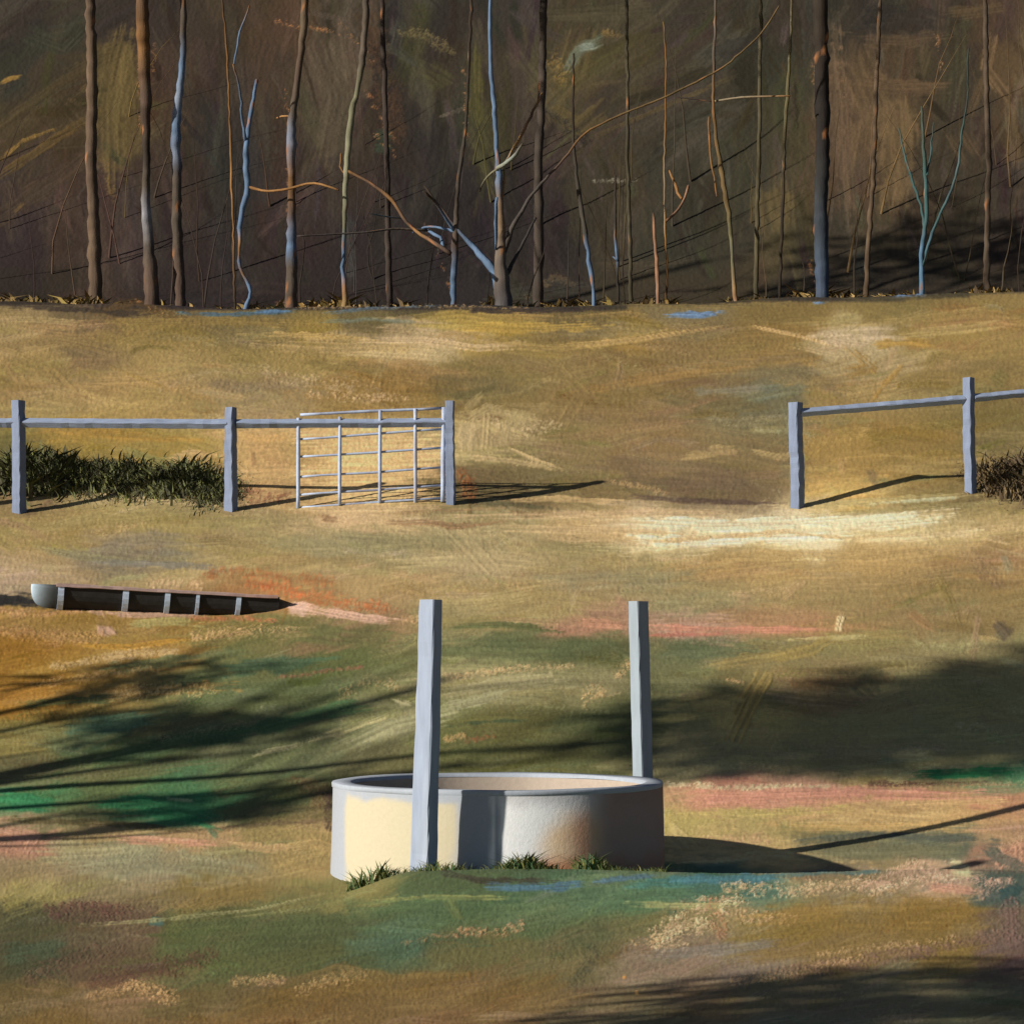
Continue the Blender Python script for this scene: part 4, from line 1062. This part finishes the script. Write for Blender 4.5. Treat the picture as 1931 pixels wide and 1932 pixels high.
TREES = []
def tree(label, Y, trunk, branches=(), crown=None, group='trees along the edge of the wood', name='tree', seed=1, dz=None, cat='tree'):
    g = at(trunk[0][0], trunk[0][1], Y)
    zg = float(gz(g[0], Y))
    base = np.array([g[0], Y, zg])
    root = empty(name, base)
    prop(root, label, cat, group)
    # carry the trunk down into the ground
    p0 = trunk[0]
    pyg = HY - F * (zg - 0.15) / Y
    tr = [(p0[0], max(pyg, p0[1] + 4), p0[2] * 1.12, p0[3])] + list(trunk)
    limb(tr, Y, root, 'trunk', base, n=10 if p0[2] > 14 else 7, seed=seed)
    for i, b in enumerate(branches):
        limb(b, Y, root, 'branch', base, n=6, dY=(-1) ** i * 0.8, seed=seed * 13 + i)
    if crown:
        cx, cz, rx, rz, n = crown
        crown_for(root, base, at(cx, 0, Y)[0], Y + .5, cz, (rx, rx, rz * 1.25), int(n * .33), (86, 78, 48), seed + 500)
    TREES.append(root)
    return root

tree('thick brown trunk with a pale streak, the leftmost tall tree at the wood edge', 45.2, [(287, 592, 30, BRN), (284, 520, 27, BRN), (281, 470, 20, GRY), (276, 400, 17, (150, 150, 156)), (274, 350, 15, GRY), (277, 290, 13, DRK), (274, 180, 22, BRN), (270, 80, 24, OCH), (268, -40, 24, BRN), (262, -260, 22, BRN)], crown=(262, 18.0, 2.6, 3.0, 260), seed=1)
tree('straight brown trunk beside the leftmost one, pale blue at mid height', 45.4, [(340, 592, 22, BRN), (338, 520, 22, BRN), (334, 440, 19, GRY), (332, 400, 19, GRY), (334, 330, 18, GRY), (333, 300, 20, (128, 134, 150)), (331, 240, 18, BLU), (337, 190, 15, (150, 160, 178)), (344, 130, 12, BLU), (346, 60, 13, GRY), (344, -40, 12, GRY), (346, -240, 11, GRY)], crown=(346, 17.5, 2.2, 2.6, 220), seed=2)
tree('thin crooked blue stem forking in two between two straight trunks', 45.0, [(461, 580, 11, BLU), (476, 556, 6, BLU), (470, 535, 7, BLU), (456, 515, 5, OCH), (448, 490, 8, BLU), (450, 478, 4, OCH), (455, 459, 7, TAN), (449, 435, 9, BLU), (462, 375, 12, BLU), (470, 350, 13, BLU), (462, 305, 11, BLU), (465, 265, 10, BLU)],
     [[(465, 268, 9, BLU), (474, 205, 8, BLU), (484, 150, 6, BLU)], [(464, 268, 7, BLU), (458, 235, 5, BLU), (452, 160, 4, (92, 108, 130)), (440, 120, 3, OCH)], [(441, 122, 3, BLU), (452, 60, 4, BLU), (470, 10, 3, OCH)], [(470, 352, 6, OCH), (500, 362, 5, TAN), (545, 356, 5, OCH), (590, 342, 5, TAN), (640, 358, 4, OCH)]], seed=3)
tree('very thin dotted orange sapling left of the crooked blue stem', 46.4, [(444, 575, 5, DRK), (440, 440, 4, OCH), (436, 330, 5, TAN), (434, 220, 4, OCH), (428, 100, 4, OCH), (418, -20, 4, DRK)], seed=4, cat='sapling')
tree('brown trunk leaning right near its top, fourth trunk from the left', 45.0, [(548, 588, 22, BRN), (550, 540, 24, GRY), (550, 500, 22, GRY), (549, 470, 20, BLU), (551, 400, 16, BRN), (550, 340, 14, OCH), (549, 260, 20, (130, 138, 156)), (552, 215, 14, GRY), (564, 130, 12, BRN), (574, 40, 14, (120, 104, 84)), (576, -60, 13, BRN), (582, -260, 11, BRN)],
     [[(553, 224, 4, GRY), (540, 216, 4, TAN), (522, 222, 3, TAN)]], crown=(582, 17.0, 2.4, 2.8, 220), seed=5)
tree('slender pale grey green trunk, bluish at its foot', 44.7, [(650, 570, 12, (160, 134, 92)), (652, 540, 10, PNK), (646, 515, 8, BLU), (648, 470, 7, BLU), (650, 430, 8, GRN), (652, 350, 11, (146, 144, 120)), (656, 280, 12, (150, 148, 122)), (664, 210, 13, GRN), (674, 170, 9, GRN), (684, 110, 14, GRY), (690, 40, 13, GRY), (692, -60, 12, GRY), (694, -240, 10, GRY)],
     [[(655, 330, 5, OCH), (640, 318, 4, OCH), (644, 290, 4, OCH)], [(652, 320, 6, OCH), (700, 345, 6, BRN), (740, 375, 7, OCH), (765, 420, 6, BRN), (790, 440, 6, TAN), (812, 452, 8, BRN), (850, 478, 9, BRN)]], crown=(694, 17.0, 2.0, 2.4, 180), seed=6)
tree('slim grey trunk with blue bark low down and a low arching branch', 44.9, [(855, 572, 11, (98, 120, 146)), (856, 540, 13, (104, 128, 156)), (857, 500, 12, (90, 104, 124)), (858, 460, 15, BRN), (860, 430, 11, GRY), (862, 370, 8, DRK), (866, 330, 8, (78, 72, 66)), (878, 240, 7, (78, 72, 62)), (884, 130, 6, DRK), (890, -20, 6, DRK)],
     [[(856, 436, 7, BLU), (830, 428, 5, BLU), (800, 425, 4, BLU), (780, 438, 3, BLU)], [(858, 436, 7, BLU), (840, 410, 5, BLU), (822, 380, 6, BRN), (800, 360, 5, DRK)], [(836, 470, 6, BLU), (832, 448, 6, BLU), (800, 430, 5, BLU)], [(806, 434, 5, GRY), (740, 430, 4, GRY), (700, 437, 4, (84, 78, 74)), (560, 445, 3, (84, 76, 72))], [(700, 403, 3, (130, 150, 150)), (740, 410, 3, (110, 120, 124)), (760, 411, 2, GRY)]], seed=7)
tree('tall central tree with a blue lit trunk and long spreading branches', 44.4, [(950, 598, 40, (98, 96, 98)), (948, 560, 34, (92, 86, 84)), (946, 520, 26, (110, 100, 92)), (944, 470, 20, (124, 112, 100)), (944, 420, 18, (150, 124, 96)), (942, 380, 14, (140, 120, 100)), (942, 330, 14, BLU), (938, 290, 8, BLU), (934, 240, 9, BLU), (930, 190, 9, BLU), (926, 130, 8, BLU), (924, 70, 7, BLU), (924, 10, 6, BLU), (922, -200, 5, BLU)],
     [[(937, 556, 8, BLU), (934, 520, 14, BLU), (928, 500, 16, BLU), (905, 482, 12, BLU), (885, 455, 9, BLU), (868, 440, 7, (86, 96, 112)), (840, 405, 6, BRN), (800, 350, 4, DRK)],
      [(948, 480, 12, (84, 74, 68)), (965, 430, 9, (88, 82, 76)), (990, 385, 7, (90, 84, 80)), (1020, 345, 6, (80, 74, 70)), (1060, 305, 4, BRN), (1100, 250, 4, OCH), (1160, 220, 4, (112, 90, 62)), (1260, 180, 4, OLV), (1360, 130, 4, OLV), (1430, 70, 3, OLV), (1470, 10, 3, OLV)],
      [(944, 392, 7, TAN), (952, 340, 5, TAN), (948, 312, 6, (150, 150, 130)), (975, 270, 6, TAN), (1000, 220, 5, BRN), (1022, 175, 4, TAN)],
      [(938, 316, 8, (150, 150, 130)), (965, 302, 9, (156, 164, 156)), (985, 270, 3, GRY)], [(938, 318, 5, (130, 126, 104)), (915, 335, 4, (130, 126, 104)), (905, 360, 3, GRY)],
      [(935, 470, 4, BLU), (936, 420, 7, BLU), (937, 372, 6, BLU)],  # blue highlight on the trunk's lit left side, built as a strip
      [(954, 520, 8, (72, 68, 66)), (990, 450, 5, (72, 68, 66)), (1010, 410, 4, (66, 60, 56))]], crown=(922, 17.5, 2.2, 2.4, 200), seed=8)
tree('thin leaning sapling with a bright blue lower stem right of the central tree', 44.6, [(1119, 567, 8, BLU), (1119, 548, 6, BLU), (1119, 530, 9, (96, 112, 132)), (1113, 505, 10, BLU), (1108, 472, 8, BLU), (1104, 440, 10, (80, 76, 68)), (1094, 380, 8, (82, 76, 68)), (1084, 300, 7, (76, 70, 62)), (1080, 220, 5, DRK), (1082, 100, 4, DRK)], seed=9, cat='sapling')
tree('short thin blue tipped stem between two saplings', 46.5, [(1166, 555, 5, DRK), (1164, 500, 5, (70, 70, 70)), (1164, 488, 6, BLU), (1162, 466, 6, BLU), (1160, 440, 6, (76, 72, 68)), (1160, 330, 4, DRK)], [[(1164, 490, 4, BLU), (1157, 484, 4, BLU)]], seed=10, cat='sapling')
tree('short pinkish brown stem standing alone right of centre', 44.8, [(1240, 562, 7, PNK), (1240, 520, 8, PNK), (1237, 470, 7, PNK), (1233, 420, 6, PNK), (1232, 400, 4, DRK)], seed=11, cat='sapling')
tree('pale dotted stem with a hooked side twig behind the pinkish one', 47.2, [(1256, 580, 5, DRK), (1258, 490, 4, OCH), (1254, 440, 4, TAN), (1253, 330, 4, (150, 130, 100)), (1254, 250, 4, OCH), (1256, 100, 3, OCH), (1250, 40, 3, OLV)], [[(1254, 418, 5, PNK), (1275, 402, 5, PNK), (1292, 372, 4, PNK), (1298, 350, 6, PNK)], [(1262, 320, 3, TAN), (1274, 350, 6, OCH), (1284, 374, 5, TAN)]], seed=12, cat='sapling')
tree('slender olive brown trunk crossed by a level dead twig', 45.0, [(1388, 577, 9, PNK), (1385, 540, 9, (150, 122, 84)), (1381, 490, 6, GRN), (1378, 430, 8, (110, 104, 76)), (1370, 380, 10, OLV), (1360, 320, 10, OLV), (1350, 260, 7, OLV), (1345, 200, 6, OCH), (1346, 110, 6, GRY), (1350, -10, 5, GRY), (1352, -180, 5, GRY)],
     [[(1344, 190, 4, DRK), (1300, 184, 4, DRK), (1280, 183, 3, DRK)], [(1348, 190, 4, (150, 136, 112)), (1400, 182, 4, (150, 136, 112)), (1490, 180, 3, OCH)], [(1352, 370, 3, OCH), (1338, 290, 4, OCH), (1337, 220, 4, OCH)]], seed=13)
tree('faint grey green upright stem near the top right of centre', 48.0, [(1470, 575, 6, DRK), (1476, 380, 6, DRK), (1480, 250, 7, (88, 80, 58)), (1486, 160, 7, (112, 104, 74)), (1490, 90, 5, (112, 104, 74)), (1494, -60, 4, GRY)], seed=14, cat='sapling')
tree('thick dark trunk blue along its lower left side, the widest on the right', 44.6, [(1552, 573, 28, (74, 84, 98)), (1550, 530, 26, (84, 98, 120)), (1549, 480, 27, (72, 82, 96)), (1548, 420, 27, (66, 72, 80)), (1549, 340, 26, (56, 56, 56)), (1552, 260, 26, (50, 46, 44)), (1550, 160, 27, (52, 46, 42)), (1548, 60, 28, (58, 50, 42)), (1546, -60, 28, DRK), (1546, -280, 26, DRK)],
     [[(1548, 572, 8, BLU), (1546, 520, 10, BLU), (1543, 470, 10, BLU), (1543, 400, 10, BLU), (1540, 350, 6, (110, 126, 130)), (1540, 320, 4, GRY)]], crown=(1546, 19.5, 2.4, 2.4, 150), seed=15)  # blue strip painted for the lit left edge of this trunk
tree('slim teal tree forking into three thin limbs at the right', 44.3, [(1738, 556, 10, (90, 122, 148)), (1738, 520, 9, (96, 130, 156)), (1737, 470, 8, (100, 134, 162)), (1745, 430, 8, (84, 108, 112)), (1748, 400, 8, TEA), (1746, 340, 8, TEA), (1742, 280, 7, (76, 92, 84)), (1738, 200, 4, (76, 84, 74))],
     [[(1745, 436, 7, (84, 112, 116)), (1736, 385, 5, TEA), (1720, 340, 5, TEA), (1706, 290, 4, TEA), (1694, 240, 3, (76, 84, 74))], [(1740, 500, 4, TEA), (1752, 456, 6, (90, 120, 134)), (1768, 410, 5, TEA), (1790, 370, 5, (84, 108, 112)), (1806, 320, 5, (92, 112, 114)), (1812, 260, 4, TEA), (1824, 190, 3, (70, 80, 76)), (1826, 90, 3, (66, 76, 72))], [(1748, 330, 4, TEA), (1756, 280, 3, TEA), (1760, 230, 2, (76, 84, 74))]], seed=16)
# trunks further in that only just part from the dark
back = [(180, 47.5, 24, (122, 102, 84), 'dim broad trunk in the shade at the far left'), (735, 48.5, 12, (78, 68, 62), 'dim trunk between the pale slender tree and the arching branch'),
        (1014, 49.0, 18, (88, 78, 70), 'dim broad trunk just right of the central tree'), (1190, 48.6, 8, (88, 82, 66), 'dim thin trunk among the saplings right of centre'), (1425, 49.0, 9, (98, 90, 68), 'dim olive trunk before the ochre patch'),
        (1632, 48.8, 10, (108, 90, 72), 'dim brown trunk just right of the widest trunk'), (1862, 48.6, 12, (98, 84, 70), 'dim trunk near the right edge of the wood')]
for i, (px, Y, w, c, lab) in enumerate(back):
    lean = rng.normal(0, 12)
    d = tuple(int(v * .86) for v in c)
    tree(lab, Y, [(px, 575, w * 1.15, d), (px + lean * .2, 450, w, c), (px + lean * .4 + rng.normal(0, 3), 300, w * .9, d), (px + lean * .7, 150, w * .85, c), (px + lean, -20, w * .75, d), (px + lean * 1.3, -220, w * .6, d)], crown=None, group='dim trunks inside the wood', seed=60 + i)

# ------------------------------------------------------------------ underwood and hanging foliage in the wood
def can_col(P, k):
    px = CX + F * P[:, 0] / P[:, 1]; py = HY - F * P[:, 2] / P[:, 1]
    px = np.clip(px + rng.normal(0, 18, len(P)), -100, 2020); py = np.clip(py + rng.normal(0, 18, len(P)), -55, 555)
    return lin(samp(CAN, px, py)) * k

def underwood():
    """thicket of whippy stems standing on the wooded slope, each close to the dim colour around it"""
    r = np.random.default_rng(9)
    n = 110
    parts, cols = [], []
    Y = 47.0 + 14 * r.random(n)
    px = r.uniform(-600, 2531, n)
    for k in range(n):
        x = (px[k] - CX) / F * Y[k]
        z0 = float(gz(x, Y[k])) - .1
        h = r.uniform(1.2, 5.5)
        m = 6
        t = np.linspace(0, 1, m)
        lean = r.normal(0, .22) + (.5 if (px[k] < 260 and Y[k] > 58) else 0)
        P = np.stack([x + lean * h * t ** 1.5 + np.cumsum(r.normal(0, .05, m)), np.full(m, Y[k]) + .1 * t, z0 + h * t], -1)
        r0 = r.uniform(.012, .04)
        V, Fc = tube(P, r0 * (1.1 - t), n=3, closed=False)
        parts.append((V, Fc))
        mid = P[2:3]
        c = can_col(mid, TONE[-1] * r.uniform(.9, 1.35))[0]
        cols.append(np.repeat(c[None], len(V), 0))
    V, Fc = join(parts)
    o = mesh_np('underwood', V, np.array(Fc), M_bark, np.clip(np.vstack(cols), .005, .5), smooth=True)
    prop(o, 'thicket of thin dim brown stems filling the wood behind the trunks', 'underwood', kind='stuff')
underwood()

# ------------------------------------------------------------------ trees left of the view: their shade falls across the meadow
def side_tree(label, tx, ty, tz_top, r0, crown=None, seed=0, cat='tree', nb=10, name='tree', dens=1.0, colour=(92, 88, 52), boff=(0, 0)):
    r = np.random.default_rng(seed)
    zg = float(gz(tx + boff[0], ty + boff[1]))
    base = np.array([tx + boff[0], ty + boff[1], zg])
    root = empty(name, base)
    prop(root, label, cat, 'trees beside the meadow on the left')
    m = 14
    t = np.linspace(0, 1, m)
    P = np.stack([tx + boff[0] * (1 - t) + np.cumsum(r.normal(0, .03, m)), ty + boff[1] * (1 - t) + np.cumsum(r.normal(0, .03, m)), zg - .1 + (tz_top - zg) * t], -1)
    V, Fc = tube(P, r0 * (1.1 - .85 * t), n=9)
    mesh_np('trunk', V - base, Fc, M_bark, np.repeat(alb((96, 84, 70), .8)[None], len(V), 0), root, smooth=True)
    for k in range(nb):
        i = r.integers(4, m - 1)
        a = r.uniform(0, 6.28); L = (tz_top - zg) * r.uniform(.15, .32)
        d = np.array([math.cos(a) * .7, math.sin(a) * .7, .75]) * L
        q = np.array([P[i] + d * u + np.array([0, 0, .15 * L * u * u]) for u in (0, .35, .7, 1)])
        V, Fc = tube(q, r0 * (1.1 - .85 * t[i]) * np.array([.55, .4, .25, .1]), n=6)
        mesh_np('branch', V - base, Fc, M_bark, np.repeat(alb((96, 84, 70), .8)[None], len(V), 0), root, smooth=True)
    if crown is not None:
        c, rad, n, size = crown
        V, Q, C = spray_mesh(c, rad, n, size, lambda P_: np.repeat(alb(colour, .8)[None], len(P_), 0), seed + 9, strips=5)
        mesh_np('crown', V - base, Q, M_leaf, C, root)
    return root
TEL = math.tan(SUN_EL)
def back(gx, gy, t):
    return gx - SH[0] * t, gy - SH[1] * t, float(gz(gx, gy)) + TEL * t
# unseen stems whose shadows make the long streaks
for i, (ppx, ppy, t, reach, r0, lab) in enumerate([(0, 1345, 5.5, 2.6, .10, 'unseen leaning tree with an added crown nearest the trough, left of the meadow'), (0, 1462, 7.0, 4.6, .20, 'stout unseen tree with an added crown and spreading limbs left of the meadow'), (200, 1572, 7.5, 3.6, .15, 'tree with an added crown closest to the tank, left of the meadow'), (-60, 1400, 6.5, 3.5, .07, 'thin bare sapling between two stouter trees')]):
    g = ground(ppx, ppy)
    x, y, z = back(g[0], g[1], t)
    g2 = g[:2] + SH * reach
    ztop = float(gz(*g2)) + TEL * (t + reach)
    cr = None
    if i < 3:
        m2 = g[:2] + SH * reach * [.55, .45, .35][i]
        cx_, cy_, cz_ = back(m2[0], m2[1], t + reach * [.55, .45, .35][i])
        cr = ((cx_ + .1, cy_ + .15, cz_), [(1.0, .45, .40), (1.5, .5, .55), (1.2, .45, .45)][i], [34, 60, 40][i], .42)  # flat leaf masses added and shaped to widen the cast streaks
    side_tree(lab, x, y, ztop, r0 * 1.15, crown=cr, seed=200 + i, nb=12)  # unseen trees, placed for their shadow streaks
for i, (gx, gy, t, rad, n, lab) in enumerate([(2.75, 21.35, 13.0, (1.7, 1.3, 1.05), 230, 'leafy tree with a compact crown left of the meadow'), (5.3, 21.9, 14.5, (2.5, 1.4, 1.2), 350, 'leafy tree with the broadest crown left of the meadow')]):
    x, y, z = back(gx, gy, t)
    side_tree(lab, x, y, z + .4, .07, crown=((x, y, z), rad, n, .55), seed=230 + i, nb=8, boff=[(-.6, 3.4), (-.8, 4.6)][i])
side_tree('low leafy shrub added out of view to shade the near corner', -3.56, 7.1, 1.0, .06, crown=((-3.56, 7.1, 1.02), (1.15, 1.1, .85), 330, .32), seed=240, cat='shrub', name='shrub', nb=6)  # unseen shrub, added to throw shade on the near right corner

# ------------------------------------------------------------------ dark rushes added behind the fences; the left bank stands for shade
def blades(P, r, h, cols, wid=0.10, lean=.6):
    n = len(P)
    a = r.uniform(0, 2 * math.pi, n); H = h * r.uniform(.5, 1.4, n)
    ln = np.stack([np.cos(a), np.sin(a), np.zeros(n)], -1) * (H * lean * r.random(n))[:, None]
    s = np.stack([-np.sin(a + r.normal(0, 1, n)), np.cos(a), np.zeros(n)], -1) * (H * wid)[:, None]
    s[:, 0] = np.abs(s[:, 0]) + H * wid * .4
    V = np.zeros((n, 5, 3)); z = np.array([0, 0, 1.0])[None]
    V[:, 0] = P - s; V[:, 1] = P + s
    m = P + ln * .4 + z * (H * .6)[:, None]
    V[:, 2] = m + s * .8; V[:, 3] = m - s * .8
    V[:, 4] = P + ln * 1.2 + z * H[:, None]
    b = (np.arange(n) * 5)[:, None]
    F4 = (b + np.array([0, 1, 2, 3])[None]); F3 = b + np.array([3, 2, 4])[None]
    C = np.repeat(cols[:, None], 5, 1).reshape(-1, 3)
    return V.reshape(-1, 3), [tuple(f) for f in F4] + [tuple(f) for f in F3], C

def added_rush_patch(label, pts, col, seed):
    r = np.random.default_rng(seed)
    Ps, Hs = [], []
    for (px, py, wpx, hpx, n) in pts:
        g = ground(px, py)
        w = wpx / F * g[1]
        q = np.stack([g[0] + r.normal(0, w * .30, n), g[1] + r.normal(0, .28, n), np.zeros(n)], -1)
        q[:, 2] = gz(q[:, 0], q[:, 1]) - .02
        e = np.exp(-((q[:, 0] - g[0]) / (w * .5)) ** 2)
        Ps.append(q); Hs.append(.75 * hpx / F * g[1] * (.25 + .75 * e))
    P = np.vstack(Ps); H = np.concatenate(Hs)
    base = ground(pts[0][0], pts[0][1])
    c = np.array([alb(k, 1.45) for k in col])
    V, Fc, C = blades(P, r, H * r.uniform(.6, 1.2, len(P)), c[r.integers(0, len(c), len(P))], wid=.07, lean=1.6)
    o = mesh_np('added_rush_patch', V - base, Fc, M_grass, np.clip(C, .01, .5))
    o.location = base
    prop(o, label, 'rushes', 'added low dark rush patches behind the fences')
added_rush_patch('long low bank of dark olive rushes added for shade behind the left fence', [(90, 905, 150, 40, 2600), (210, 902, 170, 26, 2600), (330, 915, 190, 30, 3200), (410, 935, 110, 20, 1400), (30, 900, 110, 44, 1400), (260, 915, 260, 18, 2400)], [(70, 72, 48), (62, 60, 46), (92, 94, 56), (76, 80, 54), (58, 58, 46)], 301)
added_rush_patch('short dark brown rush patch added at the picture edge behind the right fence', [(1885, 915, 110, 30, 1500), (1960, 910, 140, 44, 1800)], [(78, 66, 52), (94, 80, 56), (68, 62, 48)], 302)

# ------------------------------------------------------------------ grass
def grass():
    r = np.random.default_rng(4)
    # along the foot of the tank, thicker towards the right
    n = 2200
    cl = r.uniform(-0.35, 1.9, 46); cs = r.uniform(.015, .06, 46)
    kk = r.integers(0, 46, n)
    ph = cl[kk] + r.normal(0, 1, n) * cs[kk]
    rad = TR + 0.05 + np.abs(r.normal(0, .16, n))
    X = TX + rad * np.sin(ph); Y = TY - rad * np.cos(ph)
    clump = np.array([(-0.66, 15.02, .07), (-.50, 14.98, .08), (-.36, 15.0, .05), (.10, 14.98, .07), (.20, 15.05, .05), (.56, 15.1, .08), (.72, 15.12, .05), (.98, 15.25, .08), (-1.02, 15.1, .04), (-.83, 15.0, .05)])
    ki = r.integers(0, len(clump), 1100)
    X = np.concatenate([X, clump[ki, 0] + r.normal(0, 1, 1100) * clump[ki, 2]]); Y = np.concatenate([Y, clump[ki, 1] + r.normal(0, .05, 1100)])
    Z = gz(X, Y) - .01
    P = np.stack([X, Y, Z], -1)
    pal = np.array([alb(c, .9) for c in [(84, 96, 58), (92, 100, 60), (104, 106, 62), (74, 90, 58), (120, 116, 70), (70, 104, 70)]])
    cols = pal[r.integers(0, len(pal), len(P))] * (1 + r.normal(0, .12, (len(P), 1)))
    hh = .035 + .075 * (np.sin(P[:, 0] * 13 + 1) * .5 + .5) * (np.sin(P[:, 0] * 5.3) * .5 + .6)
    keep = (P[:, 0] < 1.02)
    P, cols, hh = P[keep], cols[keep], hh[keep]
    V, Fc, C = blades(P, r, hh * r.uniform(.6, 1.2, len(P)), np.clip(cols, .01, .5), wid=.05, lean=1.9)
    o = mesh_np('grass', V, Fc, M_grass, np.clip(C, .01, .5))
    prop(o, 'tufts of green grass growing round the foot of the round tank', 'grass', kind='stuff')
grass()

def brow_litter():
    """dry grass and fallen twigs along the brow where the pasture meets the wood"""
    r = np.random.default_rng(44)
    n = 5200
    px = r.uniform(-300, 2230, n)
    Yc = np.interp(px, _xe, YCREST)
    f = np.sin(px * .013) + np.sin(px * .041 + 1) + .6 * np.sin(px * .11)
    keep = f + r.normal(0, .8, n) > -.2
    px, Yc, f = px[keep], Yc[keep], f[keep]
    Y = Yc + r.normal(.2, .55, len(px))
    X = (px - CX) / F * Y
    P = np.stack([X, Y, gz(X, Y) - .02], -1)
    pal = np.array([alb(c, .75) for c in [(150, 122, 70), (120, 100, 60), (96, 80, 56), (168, 140, 90), (80, 66, 50), (130, 112, 62)]])
    cols = pal[r.integers(0, len(pal), len(P))] * (1 + r.normal(0, .12, (len(P), 1)))
    V, Fc, C = blades(P, r, r.uniform(.05, .15, len(P)) * (1.1 + .25 * f), np.clip(cols, .01, .5), wid=.16, lean=2.0)
    o = mesh_np('dry_grass', V, Fc, M_grass, np.clip(C, .01, .5))
    prop(o, 'fringe of dry straw coloured grass along the brow below the wood', 'grass', kind='stuff')
brow_litter()
print('script', round(time.time() - T0, 1))
